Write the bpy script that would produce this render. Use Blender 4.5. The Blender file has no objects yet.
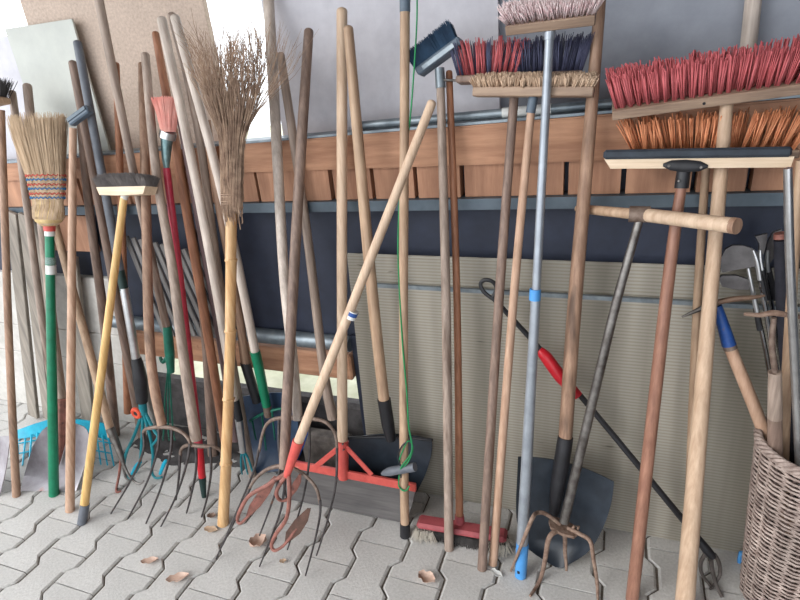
import bpy, bmesh, math, random
from mathutils import Vector, Matrix
random.seed(7)
V3 = Vector
SC = bpy.context.scene
COL = SC.collection

# ------------------------------------------------------------------ camera
FPX, PITCH, ROLL, CAMH, YAW = 560.0, 0.407, -0.096, 1.369, 0.389
_cy, _sy = math.cos(YAW), math.sin(YAW)
_cp, _sp = math.cos(PITCH), math.sin(PITCH)
_cr, _sr = math.cos(ROLL), math.sin(ROLL)
def _w(x, y, z): return V3((x*_cy - y*_sy, x*_sy + y*_cy, z))
CAM = V3((0, 0, CAMH))
RIGHT0, FWD, UP0 = _w(1, 0, 0), _w(0, _cp, -_sp), _w(0, _sp, _cp)
cd = bpy.data.cameras.new('camera'); cam = bpy.data.objects.new('camera', cd); COL.objects.link(cam)
cd.sensor_width = 36.0; cd.lens = 36.0*FPX/800.0; cd.clip_start = 0.02
_R = RIGHT0*_cr + UP0*_sr; _U = UP0*_cr - RIGHT0*_sr
cam.matrix_world = Matrix(((_R.x, _U.x, -FWD.x, 0), (_R.y, _U.y, -FWD.y, 0), (_R.z, _U.z, -FWD.z, CAMH), (0, 0, 0, 1)))
SC.camera = cam

# ------------------------------------------------------------------ light and exposure
SC.view_settings.view_transform = 'Standard'; SC.view_settings.look = 'None'
SC.view_settings.gamma = 1.0; SC.view_settings.use_curve_mapping = False
SC.view_settings.exposure = 0.33
wd = bpy.data.worlds.new('overcast_sky'); SC.world = wd; wd.use_nodes = True
bg = wd.node_tree.nodes['Background']
bg.inputs['Color'].default_value = (0.90, 0.95, 1.0, 1); bg.inputs['Strength'].default_value = 2.2
sd = bpy.data.lights.new('hazy_sun', 'SUN'); sd.energy = 1.5; sd.angle = math.radians(35); sd.color = (1.0, 0.98, 0.95)
sun = bpy.data.objects.new('hazy_sun', sd); COL.objects.link(sun)
sun.rotation_euler = V3((0.62, 0.80, -0.52)).to_track_quat('-Z', 'Y').to_euler()

# ------------------------------------------------------------------ pixel to place
def ray(px, py):
    a, b = px - 400.0, py - 300.0
    x = a*_cr + b*_sr; y = -a*_sr + b*_cr
    return FWD + RIGHT0*(x/FPX) - UP0*(y/FPX)
def atY(px, py, Y):
    r = ray(px, py); return CAM + r*(Y/r.y)
def atZ(px, py, Z=0.0):
    r = ray(px, py); return CAM + r*((Z - CAMH)/r.z)
def depth(p): return (p - CAM).dot(FWD)

# ------------------------------------------------------------------ materials
def S(c):
    return tuple((x/255/12.92 if x/255 <= 0.04045 else ((x/255 + 0.055)/1.055)**2.4) for x in c) + (1,)
_M = {}
def mat(name, c, c2=None, rough=0.6, metal=0.0, scale=20.0, stretch=(1, 1, 1), bump=0.15, blotch=0.25, spots=None, spec=0.4, bscale=None):
    if name in _M: return _M[name]
    m = bpy.data.materials.new(name); m.use_nodes = True; nt = m.node_tree; N, L = nt.nodes, nt.links
    b = N['Principled BSDF']
    b.inputs['Roughness'].default_value = rough; b.inputs['Metallic'].default_value = metal
    b.inputs['Specular IOR Level'].default_value = spec
    if c2 is None: c2 = tuple(x*0.82 for x in c)
    tc = N.new('ShaderNodeTexCoord'); mp = N.new('ShaderNodeMapping'); mp.inputs['Scale'].default_value = stretch
    L.new(tc.outputs['Object'], mp.inputs['Vector'])
    n1 = N.new('ShaderNodeTexNoise'); n1.inputs['Scale'].default_value = scale; n1.inputs['Detail'].default_value = 5; n1.inputs['Roughness'].default_value = 0.65
    L.new(mp.outputs['Vector'], n1.inputs['Vector'])
    cr = N.new('ShaderNodeValToRGB'); cr.color_ramp.elements[0].position = 0.33; cr.color_ramp.elements[1].position = 0.68
    cr.color_ramp.elements[0].color = S(c2); cr.color_ramp.elements[1].color = S(c)
    L.new(n1.outputs['Fac'], cr.inputs['Fac'])
    out = cr.outputs['Color']
    n2 = N.new('ShaderNodeTexNoise'); n2.inputs['Scale'].default_value = bscale or 7.0; n2.inputs['Detail'].default_value = 3
    L.new(tc.outputs['Object'], n2.inputs['Vector'])
    if blotch:
        r2 = N.new('ShaderNodeValToRGB'); r2.color_ramp.elements[0].position = 0.3; r2.color_ramp.elements[1].position = 0.7
        k = 1 - blotch; r2.color_ramp.elements[0].color = (k, k, k, 1); r2.color_ramp.elements[1].color = (1, 1, 1, 1)
        L.new(n2.outputs['Fac'], r2.inputs['Fac'])
        mx = N.new('ShaderNodeMix'); mx.data_type = 'RGBA'; mx.blend_type = 'MULTIPLY'; mx.inputs['Factor'].default_value = 1
        L.new(out, mx.inputs['A']); L.new(r2.outputs['Color'], mx.inputs['B']); out = mx.outputs['Result']
    if spots:
        n3 = N.new('ShaderNodeTexNoise'); n3.inputs['Scale'].default_value = spots[1]; n3.inputs['Detail'].default_value = 4
        L.new(mp.outputs['Vector'] if len(spots) > 3 else tc.outputs['Object'], n3.inputs['Vector'])
        r3 = N.new('ShaderNodeValToRGB'); r3.color_ramp.elements[0].position = spots[2]; r3.color_ramp.elements[1].position = spots[2] + 0.08
        L.new(n3.outputs['Fac'], r3.inputs['Fac'])
        m3 = N.new('ShaderNodeMix'); m3.data_type = 'RGBA'
        L.new(r3.outputs['Color'], m3.inputs['Factor']); L.new(out, m3.inputs['A']); m3.inputs['B'].default_value = S(spots[0]); out = m3.outputs['Result']
    L.new(out, b.inputs['Base Color'])
    if bump:
        bp = N.new('ShaderNodeBump'); bp.inputs['Strength'].default_value = bump; bp.inputs['Distance'].default_value = 0.004
        L.new(n1.outputs['Fac'], bp.inputs['Height']); L.new(bp.outputs['Normal'], b.inputs['Normal'])
    _M[name] = m
    return m
def wood(name, c, c2=None, rough=0.55, blotch=0.3, spots=None, axis='z'):
    st = {'z': (1, 1, 0.06), 'x': (0.06, 1, 1)}[axis]
    return mat(name, c, c2, rough=rough, scale=90, stretch=st, bump=0.25, blotch=blotch, bscale=9, spots=spots)

W_GREY = wood('grey weathered ash', (182, 162, 148), (138, 120, 108), spots=((92, 72, 60), 16, 0.64, 1))
W_DARK = wood('dark handled wood', (152, 128, 114), (112, 92, 82), spots=((92, 72, 60), 16, 0.64, 1))
W_BROWN = wood('brown handle wood', (182, 148, 124), (142, 110, 90), spots=((92, 72, 60), 16, 0.64, 1))
W_TAN = wood('tan handle wood', (202, 172, 144), (168, 136, 110), spots=((120, 92, 72), 16, 0.68, 1))
W_PALE = wood('pale beech', (220, 194, 168), (192, 162, 136), blotch=0.15)
W_WHITE = wood('silvered white wood', (222, 208, 196), (182, 166, 154))
W_PINK = wood('pinkish beech', (202, 168, 144), (172, 136, 112), blotch=0.2)
W_LPINK = wood('light pinkish ash', (208, 180, 154), (180, 150, 124), blotch=0.15)
W_ORANGE = wood('oiled orange wood', (176, 122, 92), (138, 90, 64))
W_RED = wood('red brown varnished wood', (164, 120, 100), (130, 90, 74), blotch=0.2, rough=0.4)
W_YEL = wood('yellow varnished wood', (224, 186, 124), (202, 160, 98), blotch=0.12, rough=0.35)
W_BAMB = wood('bamboo cane', (222, 184, 136), (192, 146, 98), blotch=0.2, rough=0.35)
W_PURP = wood('purplish stained wood', (128, 104, 104), (96, 76, 76))
W_BLOCK = wood('planed light block wood', (232, 210, 184), (208, 182, 152), blotch=0.12, axis='x')
W_BLOCKG = wood('grey brown block wood', (176, 150, 128), (136, 112, 96), axis='x')
W_BEAM = mat('red brown roof timber', (198, 150, 118), (156, 110, 84), rough=0.65, scale=34, stretch=(0.10, 1, 1), bump=0.3, blotch=0.3, spots=((78, 46, 38), 13, 0.70))
W_BLK = mat('red brown batten', (194, 146, 116), (156, 112, 88), rough=0.7, scale=34, stretch=(1, 1, 0.10), bump=0.3, blotch=0.3)
W_SILV = mat('silver grey plank', (166, 156, 144), (124, 116, 108), rough=0.75, scale=50, stretch=(1, 1, 0.05), bump=0.3, blotch=0.2)
W_SLAT = mat('dull grey strip', (146, 142, 140), (112, 108, 106), rough=0.7, scale=50, stretch=(1, 1, 0.05), bump=0.2, blotch=0.2)
STEEL = mat('dull grey steel', (150, 146, 142), (96, 90, 86), rough=0.45, metal=0.85, scale=30, bump=0.1)
BLADE = mat('worn shovel steel', (186, 182, 186), (146, 138, 144), rough=0.42, metal=0.25, scale=9, bump=0.05, blotch=0.2, spots=((178, 122, 108), 8, 0.62))
ALU = mat('bare aluminium', (214, 214, 214), (180, 180, 182), rough=0.3, metal=0.9, scale=20, bump=0.02, blotch=0.1)
GALV = mat('galvanised pipe', (158, 168, 174), (118, 128, 136), rough=0.45, metal=0.6, scale=18, bump=0.05)
CHROME = mat('chrome shaft', (205, 208, 212), (170, 172, 176), rough=0.15, metal=1.0, bump=0)
TINE = mat('dark forged tine', (88, 82, 82), (58, 54, 54), rough=0.5, metal=0.5, scale=60, bump=0.2, spots=((104, 76, 62), 30, 0.66))
SHOULDER = mat('rusty grey fork iron', (146, 128, 116), (104, 84, 74), rough=0.6, metal=0.3, scale=60, bump=0.3)
RUST = mat('flaking rust brown iron', (160, 136, 120), (112, 86, 72), rough=0.85, scale=60, bump=0.6)
REDRUST = mat('red painted rusty iron', (164, 106, 94), (120, 78, 68), rough=0.6, scale=40, bump=0.3, spots=((84, 52, 46), 24, 0.6))
REDP = mat('worn red paint', (216, 96, 86), (190, 76, 70), rough=0.45, scale=24, bump=0.1, blotch=0.15, spots=((196, 122, 110), 22, 0.66))
REDPL = mat('red plastic', (206, 36, 48), (178, 28, 42), rough=0.35, bump=0.03, blotch=0.12)
REDPOLE = mat('crimson coated pole', (196, 60, 80), (168, 46, 66), rough=0.35, bump=0.03, blotch=0.15)
PINKRED = mat('dusty red brush block', (176, 84, 88), (144, 66, 72), rough=0.6, scale=20, bump=0.1)
BLACKPL = mat('black plastic', (44, 44, 48), (30, 30, 33), rough=0.45, bump=0.05, blotch=0.15)
RUBBER = mat('dark rubber', (62, 70, 80), (44, 50, 58), rough=0.7, bump=0.1)
SCOOP = mat('black scoop blade', (54, 61, 70), (38, 44, 52), rough=0.32, scale=14, bump=0.04, blotch=0.2, spots=((110, 124, 136), 12, 0.70))
GREENP = mat('green lacquered stick', (22, 128, 92), (14, 104, 74), rough=0.3, bump=0.02, blotch=0.12)
GREENC = mat('green cast fitting', (30, 112, 92), (20, 82, 68), rough=0.4, bump=0.05)
DKGREEN = mat('dark green grip', (34, 62, 58), (24, 46, 44), rough=0.5)
CYAN = mat('cyan plastic', (20, 176, 204), (10, 150, 182), rough=0.4, bump=0.03, blotch=0.12)
TEAL = mat('teal coated steel', (30, 140, 150), (18, 110, 122), rough=0.35, bump=0.03)
BLUE = mat('sky blue plastic', (88, 156, 216), (70, 138, 200), rough=0.35, bump=0.02, blotch=0.1)
BLUEPAINT = mat('chipped blue paint', (40, 84, 156), (26, 60, 120), rough=0.45, scale=30, bump=0.2, spots=((110, 80, 58), 26, 0.60))
BLUEBLADE = mat('navy painted blade', (58, 78, 104), (40, 56, 80), rough=0.4, scale=12, bump=0.05)
ORANGEP = mat('orange plastic', (236, 92, 62), (214, 76, 50), rough=0.4)
GREYALU = mat('grey coated pole', (168, 174, 182), (146, 152, 160), rough=0.32, metal=0.4, bump=0.02, blotch=0.12)
GREYPL = mat('grey plastic', (112, 116, 124), (90, 94, 102), rough=0.5)
BLUEGREY = mat('blue grey plastic', (104, 118, 132), (82, 96, 110), rough=0.5)
WHITEP = mat('white label', (232, 232, 228), (214, 214, 210), rough=0.5, bump=0)
CORN = mat('broom corn', (218, 192, 162), (176, 150, 122), rough=0.8, scale=60, stretch=(1, 1, 0.15), bump=0.2)
CORNP = mat('pale corn collar', (228, 202, 150), (190, 160, 108), rough=0.75, scale=60, stretch=(1, 1, 0.15), bump=0.3)
TWIG = mat('birch twig', (192, 164, 140), (132, 106, 90), rough=0.8, scale=40, bump=0.1)
THREADR = mat('red thread', (214, 96, 84), rough=0.8, bump=0); THREADB = mat('blue thread', (52, 128, 190), rough=0.8, bump=0)
BR_RED = mat('red bristle', (240, 138, 140), (214, 102, 108), rough=0.55, bump=0, bscale=20)
BR_ORG = mat('orange bristle', (252, 184, 138), (238, 148, 102), rough=0.55, bump=0, bscale=20)
BR_PINK = mat('coral bristle', (255, 190, 176), (244, 158, 146), rough=0.6, bump=0)
BR_BLK = mat('black horsehair', (84, 80, 78), (48, 46, 46), rough=0.7, bump=0)
BR_HAIR = mat('grey black horsehair', (138, 130, 126), (92, 86, 86), rough=0.7, bump=0)
BR_BEIGE = mat('beige bristle', (240, 212, 184), (206, 172, 144), rough=0.75, bump=0)
BR_GREYB = mat('greyish bristle', (222, 214, 200), (184, 174, 160), rough=0.75, bump=0)
BR_WHITE = mat('white and pink bristle', (255, 246, 244), (236, 196, 198), rough=0.7, bump=0, scale=60)
BR_DUSK = mat('dark blue red bristle', (104, 108, 136), (80, 80, 108), rough=0.6, bump=0)
WICKER = mat('grey brown wicker', (196, 178, 168), (132, 112, 104), rough=0.7, scale=50, bump=0.3, blotch=0.4, bscale=14)
WICKD = mat('dark wicker stake', (92, 74, 68), (60, 48, 44), rough=0.8)
PAVER = mat('grey concrete paver', (204, 201, 197), (182, 179, 175), rough=0.85, scale=130, bump=0.35, blotch=0.14, bscale=5, spots=((158, 152, 146), 60, 0.66))
SAND = mat('dark joint sand', (128, 118, 108), (92, 84, 76), rough=0.95, scale=120, bump=0.5)
CONC = mat('rough old concrete', (116, 108, 102), (78, 72, 68), rough=0.9, scale=26, bump=0.6)
KERB = mat('dark earthy kerb', (92, 88, 88), (56, 54, 54), rough=0.95, scale=18, bump=0.7)
PLASTER = mat('pale grey render', (208, 204, 198), (186, 182, 176), rough=0.85, scale=18, bump=0.15, blotch=0.12)
OSB = mat('speckled particle board', (212, 192, 176), (184, 164, 150), rough=0.85, scale=110, bump=0.2, blotch=0.12)
GREYBOARD = mat('grey board', (216, 214, 220), (198, 196, 203), rough=0.75, scale=12, bump=0.05, blotch=0.18, bscale=2.5)
DARKBOARD = mat('darker grey board', (160, 164, 174), (144, 148, 158), rough=0.75, scale=12, bump=0.05, blotch=0.18, bscale=2.5)
SHEET = mat('pale grey sheet', (204, 206, 198), (190, 192, 186), rough=0.6, scale=8, bump=0.03, blotch=0.12, bscale=3)
NAVY = mat('dark navy panel', (50, 56, 74), (42, 47, 62), rough=0.55, scale=14, bump=0.04, blotch=0.2, bscale=3)
LEDGE = mat('blue grey painted angle', (98, 110, 120), (80, 92, 102), rough=0.5, metal=0.2, scale=10, bump=0.05)
LEAF = mat('dry leaf', (212, 186, 160), (176, 146, 120), rough=0.8, scale=40, bump=0.3)
LEAFP = mat('pinkish dry leaf', (224, 196, 178), (194, 160, 142), rough=0.8, scale=40, bump=0.3)
STRING = mat('green twine', (30, 150, 88), rough=0.6, bump=0)
GROUND = mat('bleached yard ground', (222, 220, 196), (190, 190, 160), rough=0.95, scale=6, bump=0.2)
ROOFM = mat('old roof boarding', (110, 92, 78), (80, 66, 56), rough=0.9, scale=20, stretch=(0.1, 1, 1))
def poly_mat(name='milky polycarbonate', clear=0.10):
    m = bpy.data.materials.new(name); m.use_nodes = True; nt = m.node_tree; N, L = nt.nodes, nt.links
    b = N['Principled BSDF']; b.inputs['Roughness'].default_value = 0.38
    tc = N.new('ShaderNodeTexCoord')
    mp = N.new('ShaderNodeMapping'); mp.inputs['Scale'].default_value = (7, 1, 0.5); L.new(tc.outputs['Object'], mp.inputs['Vector'])
    n = N.new('ShaderNodeTexNoise'); n.inputs['Scale'].default_value = 1.6; n.inputs['Detail'].default_value = 3; L.new(mp.outputs['Vector'], n.inputs['Vector'])
    r = N.new('ShaderNodeValToRGB'); r.color_ramp.elements[0].position = 0.32; r.color_ramp.elements[1].position = 0.66
    r.color_ramp.elements[0].color = S((154, 148, 139)); r.color_ramp.elements[1].color = S((206, 200, 191)); L.new(n.outputs['Fac'], r.inputs['Fac'])
    mp2 = N.new('ShaderNodeMapping'); mp2.inputs['Scale'].default_value = (14, 14, 90); L.new(tc.outputs['Object'], mp2.inputs['Vector'])
    n2 = N.new('ShaderNodeTexNoise'); n2.inputs['Scale'].default_value = 1.0; n2.inputs['Detail'].default_value = 2; L.new(mp2.outputs['Vector'], n2.inputs['Vector'])
    r2 = N.new('ShaderNodeValToRGB'); r2.color_ramp.elements[0].position = 0.73; r2.color_ramp.elements[1].position = 0.80; L.new(n2.outputs['Fac'], r2.inputs['Fac'])
    mx = N.new('ShaderNodeMix'); mx.data_type = 'RGBA'; mx.inputs['B'].default_value = S((70, 62, 52))
    L.new(r2.outputs['Color'], mx.inputs['Factor']); L.new(r.outputs['Color'], mx.inputs['A']); wv = N.new('ShaderNodeTexWave'); wv.wave_type = 'BANDS'; wv.bands_direction = 'Z'; wv.inputs['Scale'].default_value = 33.0; wv.inputs['Distortion'].default_value = 0.4; wv.inputs['Detail'].default_value = 1
    L.new(tc.outputs['Object'], wv.inputs['Vector'])
    r3 = N.new('ShaderNodeValToRGB'); r3.color_ramp.elements[0].position = 0.15; r3.color_ramp.elements[0].color = (0.68, 0.66, 0.62, 1); r3.color_ramp.elements[1].position = 0.6
    L.new(wv.outputs['Fac'], r3.inputs['Fac'])
    m9 = N.new('ShaderNodeMix'); m9.data_type = 'RGBA'; m9.blend_type = 'MULTIPLY'; m9.inputs['Factor'].default_value = 1
    L.new(mx.outputs['Result'], m9.inputs['A']); L.new(r3.outputs['Color'], m9.inputs['B']); L.new(m9.outputs['Result'], b.inputs['Base Color'])
    tr = N.new('ShaderNodeBsdfTranslucent'); tr.inputs['Color'].default_value = S((230, 226, 212))
    tp = N.new('ShaderNodeBsdfTransparent'); tp.inputs['Color'].default_value = S((250, 250, 244))
    m1 = N.new('ShaderNodeMixShader'); m1.inputs['Fac'].default_value = 0.28
    m2 = N.new('ShaderNodeMixShader'); m2.inputs['Fac'].default_value = clear
    L.new(b.outputs[0], m1.inputs[1]); L.new(tr.outputs[0], m1.inputs[2]); L.new(m1.outputs[0], m2.inputs[1]); L.new(tp.outputs[0], m2.inputs[2])
    L.new(m2.outputs[0], N['Material Output'].inputs['Surface'])
    return m
POLY = poly_mat(); RIBM = mat('whitish polycarbonate rib', (226, 222, 210), rough=0.5, bump=0, blotch=0); POLYC = poly_mat('clearer polycarbonate skin', 0.35)

# ------------------------------------------------------------------ mesh collecting
def frame(d):
    d = d.normalized(); a = V3((1, 0, 0)) if abs(d.x) < 0.8 else V3((0, 1, 0))
    u = (a - d*a.dot(d)).normalized(); return u, d.cross(u)
class MB:
    def __init__(s): s.v = []; s.f = []
    def tube(s, P, R, n=10, cap=True, flat=1.0, flatdir=None):
        P = [V3(p) for p in P]
        if not isinstance(R, (list, tuple)): R = [R]*len(P)
        k0 = len(s.v); u = None
        for i, p in enumerate(P):
            t = (P[min(i+1, len(P)-1)] - P[max(i-1, 0)]).normalized()
            if u is None:
                if flatdir is not None: u = (V3(flatdir) - t*V3(flatdir).dot(t)).normalized()
                else: u = frame(t)[0]
            else: u = (u - t*u.dot(t)).normalized()
            w = t.cross(u)
            for j in range(n):
                a = 2*math.pi*j/n
                s.v.append(p + u*(math.cos(a)*R[i]) + w*(math.sin(a)*R[i]*flat))
        for i in range(len(P)-1):
            for j in range(n):
                a, b = k0+i*n+j, k0+i*n+(j+1) % n
                s.f.append((a, b, b+n, a+n))
        if cap:
            s.f.append(tuple(k0+j for j in range(n))[::-1]); s.f.append(tuple(k0+(len(P)-1)*n+j for j in range(n)))
        return s
    def fil(s, P, R):
        return s.tube(P, R, 3, True)
    def box(s, c, hx, hy, hz, b=0.0):
        c = V3(c); hx, hy, hz = V3(hx), V3(hy), V3(hz)
        L = [hx.length, hy.length, hz.length]; D = [hx/L[0], hy/L[1], hz/L[2]]
        k0 = len(s.v)
        if b <= 0:
            for sx in (-1, 1):
                for sy in (-1, 1):
                    for sz in (-1, 1): s.v.append(c + hx*sx + hy*sy + hz*sz)
            s.f += [tuple(k0+i for i in q) for q in ((0, 1, 3, 2), (4, 6, 7, 5), (0, 4, 5, 1), (2, 3, 7, 6), (0, 2, 6, 4), (1, 5, 7, 3))]
            return s
        b = min(b, min(L)*0.9); idx = {}
        for sx in (-1, 1):
            for sy in (-1, 1):
                for sz in (-1, 1):
                    for a in range(3):
                        l = [L[i] if i == a else L[i]-b for i in range(3)]
                        idx[sx, sy, sz, a] = len(s.v)
                        s.v.append(c + D[0]*(sx*l[0]) + D[1]*(sy*l[1]) + D[2]*(sz*l[2]))
        for sg in (-1, 1):
            for a in range(3):
                o = [i for i in range(3) if i != a]; q = []
                for e, g in ((-1, -1), (1, -1), (1, 1), (-1, 1)):
                    k = [0, 0, 0]; k[a] = sg; k[o[0]] = e; k[o[1]] = g; q.append(idx[k[0], k[1], k[2], a])
                s.f.append(tuple(q))
        for a in range(3):
            o = [i for i in range(3) if i != a]
            for e in (-1, 1):
                for g in (-1, 1):
                    q = []
                    for t, ax in ((-1, o[0]), (-1, o[1]), (1, o[1]), (1, o[0])):
                        k = [0, 0, 0]; k[a] = t; k[o[0]] = e; k[o[1]] = g; q.append(idx[k[0], k[1], k[2], ax])
                    s.f.append(tuple(q))
        for sx in (-1, 1):
            for sy in (-1, 1):
                for sz in (-1, 1): s.f.append(tuple(idx[sx, sy, sz, a] for a in range(3)))
        return s
    def prism(s, P, vec):
        P = [V3(p) for p in P]; vec = V3(vec); k = len(s.v); n = len(P)
        s.v += P + [p + vec for p in P]
        s.f.append(tuple(range(k, k+n))[::-1]); s.f.append(tuple(range(k+n, k+2*n)))
        for i in range(n):
            j = (i+1) % n; s.f.append((k+i, k+j, k+n+j, k+n+i))
        return s
    def sheet(s, G, thick):
        # G: grid of points [rows][cols]; thick: vector or function giving the back face offset
        nu, nv = len(G), len(G[0]); k = len(s.v)
        for row in G: s.v += [V3(p) for p in row]
        for row in G: s.v += [V3(p) + V3(thick) for p in row]
        m = nu*nv
        for i in range(nu-1):
            for j in range(nv-1):
                a, b, c, d = k+i*nv+j, k+i*nv+j+1, k+(i+1)*nv+j+1, k+(i+1)*nv+j
                s.f.append((a, b, c, d)); s.f.append((d+m, c+m, b+m, a+m))
        edge = [(0, j) for j in range(nv)] + [(i, nv-1) for i in range(1, nu)] + [(nu-1, j) for j in range(nv-2, -1, -1)] + [(i, 0) for i in range(nu-2, 0, -1)]
        for q in range(len(edge)):
            (i, j), (i2, j2) = edge[q], edge[(q+1) % len(edge)]
            a, b = k+i*nv+j, k+i2*nv+j2; s.f.append((b, a, a+m, b+m))
        return s
    def build(s, name, m, parent=None, kind=None, label=None, smooth=35, loc=None):
        o0 = V3(loc) if loc is not None else V3((0, 0, 0))
        q = parent
        while q is not None: o0 = o0 + q.location; q = q.parent
        me = bpy.data.meshes.new(name)
        me.from_pydata([tuple(p - o0) for p in s.v], [], s.f)
        bm = bmesh.new(); bm.from_mesh(me); bmesh.ops.recalc_face_normals(bm, faces=bm.faces); bm.to_mesh(me); bm.free()
        me.materials.append(m)
        if smooth:
            me.shade_smooth(); me.set_sharp_from_angle(angle=math.radians(smooth))
        o = bpy.data.objects.new(name, me); COL.objects.link(o)
        if parent is not None: o.parent = parent
        if loc is not None: o.location = V3(loc)
        if kind: o['kind'] = kind
        if label: o['label'] = label
        return o
def thing(name, label, cat, loc, group=None):
    o = bpy.data.objects.new(name, None); COL.objects.link(o); o.location = V3(loc); o.empty_display_size = 0.05
    o['label'] = label; o['category'] = cat
    if group: o['group'] = group
    return o
def smoothpts(P, n=6):
    P = [V3(p) for p in P]
    if len(P) < 3: return P
    out = []
    for i in range(len(P)-1):
        a, b, c, d = P[max(i-1, 0)], P[i], P[i+1], P[min(i+2, len(P)-1)]
        for k in range(n):
            t = k/n
            out.append(0.5*((2*b) + (c-a)*t + (2*a-5*b+4*c-d)*t*t + (3*b-a-3*c+d)*t**3))
    out.append(P[-1]); return out

class Tool:
    """a thing whose parts lie in one leaning plane Y = Yf + sl*Z (foot on the paving, head against the timber)"""
    def __init__(s, name, label, cat, foot, yw, zt=1.15, Yf=None, group=None):
        s.foot = atZ(*foot) if Yf is None else None
        s.Yf = s.foot.y if Yf is None else Yf
        s.sl = (yw - s.Yf)/zt
        s.n = V3((0, -1, s.sl)).normalized(); s.q = math.sqrt(1 + s.sl*s.sl)
        if s.foot is None:
            p = s.p(*foot); s.foot = V3((p.x, p.y, max(p.z, 0.0)))
        s.root = thing(name, label, cat, s.foot, group)
    def p(s, px, py, off=0.0):
        r = ray(px, py); y0 = s.Yf - off*s.q
        return CAM + r*((y0 + s.sl*CAMH - CAM.y)/(r.y - s.sl*r.z))
    def g(s, px, py, off=0.0):
        p = s.p(px, py, off)
        return p if p.z > 0.004 else atZ(px, py, 0.004)
    def rad(s, px, py, w): return 0.5*w*depth(s.p(px, py))/FPX
    def rod(s, name, pts, w, m, parent=None, n=12, off=0.0, round0=False, round1=False, label=None, curve=True, floor=False, wob=0.0):
        f = s.g if floor else s.p
        P = [f(q[0], q[1], (q[2] if len(q) > 2 else 0.0) + off) for q in pts]
        ws = w if isinstance(w, (list, tuple)) else [w]*len(pts)
        if len(ws) != len(pts): raise ValueError(s.root.name + ' ' + name)
        R = [s.rad(q[0], q[1], ww) for q, ww in zip(pts, ws)]
        if len(P) > 2 and curve:
            P2 = smoothpts(P, 5); R2 = []
            for i in range(len(P)-1): R2 += [R[i] + (R[i+1]-R[i])*k/5 for k in range(5)]
            P, R = P2, R2 + [R[-1]]
        if wob and len(P) == 2:
            a, b, k = P[0], P[1], 9; R = [R[0] + (R[1]-R[0])*i/k for i in range(k+1)]
            P = [a.lerp(b, i/k) for i in range(k+1)]
            for i in range(1, k): P[i] = P[i] + V3((random.uniform(-wob, wob), random.uniform(-wob, wob)*0.5, 0)); R[i] *= random.uniform(0.96, 1.05)
        def rnd(P, R, end):
            if end == 0: P.reverse(); R.reverse()
            d = (P[-1]-P[-2]).normalized(); r = R[-1]; e = P[-1]
            P[-1] = e - d*r*0.7
            for k in (0.5, 0.8, 1.0):
                P.append(e - d*r*0.7*(1-k)); R.append(r*math.sqrt(max(0.02, 1-k*k*0.97)))
            if end == 0: P.reverse(); R.reverse()
        P, R = list(P), list(R)
        if round0: rnd(P, R, 0)
        if round1: rnd(P, R, 1)
        return MB().tube(P, R, n).build(name, m, parent or s.root, label=label)
    def dish(s, name, Lp, Rp, dep, m, thick=0.003, nu=8, parent=None, ridge=0.0, off=0.0, label=None, rows=3):
        # blade between a left and a right outline, hollow in the middle
        A = smoothpts([s.g(x, y, off) for x, y in Lp], rows); B = smoothpts([s.g(x, y, off) for x, y in Rp], rows)
        G = []
        for i, (a, b) in enumerate(zip(A, B)):
            row = []; fade = min(1.0, (len(A)-1-i)/3.0)
            for j in range(nu+1):
                t = j/nu; q = a.lerp(b, t); h = 1-(2*t-1)**2
                o = -dep*h + (ridge*math.exp(-((t-0.5)/0.09)**2) if ridge else 0)
                q = q + s.n*(o*fade)
                if q.z < 0.004: q.z = 0.004
                row.append(q)
            G.append(row)
        return MB().sheet(G, -s.n*thick).build(name, m, parent or s.root, label=label, smooth=50)

def struct(name, mb, m, smooth=35):
    return mb.build(name, m, None, kind='structure', smooth=smooth)
def slab(mb, x0, x1, y0, y1, z0, z1, b=0.0):
    return mb.box(((x0+x1)/2, (y0+y1)/2, (z0+z1)/2), ((x1-x0)/2, 0, 0), (0, (y1-y0)/2, 0), (0, 0, (z1-z0)/2), b)

# ------------------------------------------------------------------ setting: paving
floor = struct('floor', slab(MB(), -4.5, 1.7, -2.5, 1.80, -0.10, -0.009), SAND)
LAT = V3((-1.731, 0.746, 0))
def paver_mesh():
    g = 0.0032; a, b = 0.0825-g, 0.0575-g; y1, yt0, yt1 = 0.1-0.0020, 0.0625, 0.0375
    def ring(ins, z):
        A, B = a-ins, b-ins
        R = [(A, y1), (A, yt0-ins*0.4), (B, yt1-ins*0.4), (B, -yt1+ins*0.4), (A, -yt0+ins*0.4), (A, -y1)]
        Lf = [(-x, y) for x, y in reversed(R)]
        return [V3((x, y, z)) for x, y in R + Lf]
    mb = MB(); r0, r1, r2 = ring(0, -0.05), ring(0, -0.005), ring(0.0065, 0.0)
    n = len(r0); mb.v = r0 + r1 + r2
    for k in (0, n):
        for i in range(n): j = (i+1) % n; mb.f.append((k+i, k+j, k+n+j, k+n+i))
    mb.f.append(tuple(range(2*n, 3*n)))
    return mb
pv0 = None
for r in range(-7, 20):
    for kk in range(-3, 6):
        u = (kk + (0.5 if r % 2 else 0.0))*0.2 + 0.1
        c = LAT + V3(((r)*0.14, u, 0))
        if c.y > 1.72 or c.y < 0.15 or (c.y < 0.42 and not -2.2 < c.x < 0.4): continue
        if pv0 is None:
            pv0 = paver_mesh().build('paver', PAVER, floor, smooth=20); o = pv0
        else:
            o = pv0.copy(); COL.objects.link(o)
        o.location = (c.x + random.uniform(-.0008, .0008), c.y, random.uniform(-0.0015, 0.0))
        o.rotation_euler = (random.uniform(-.004, .004), random.uniform(-.004, .004), random.uniform(-.006, .006))
struct('ground', slab(MB(), -9, 6, 1.82, 14, -0.2, -0.03), GROUND)

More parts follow.
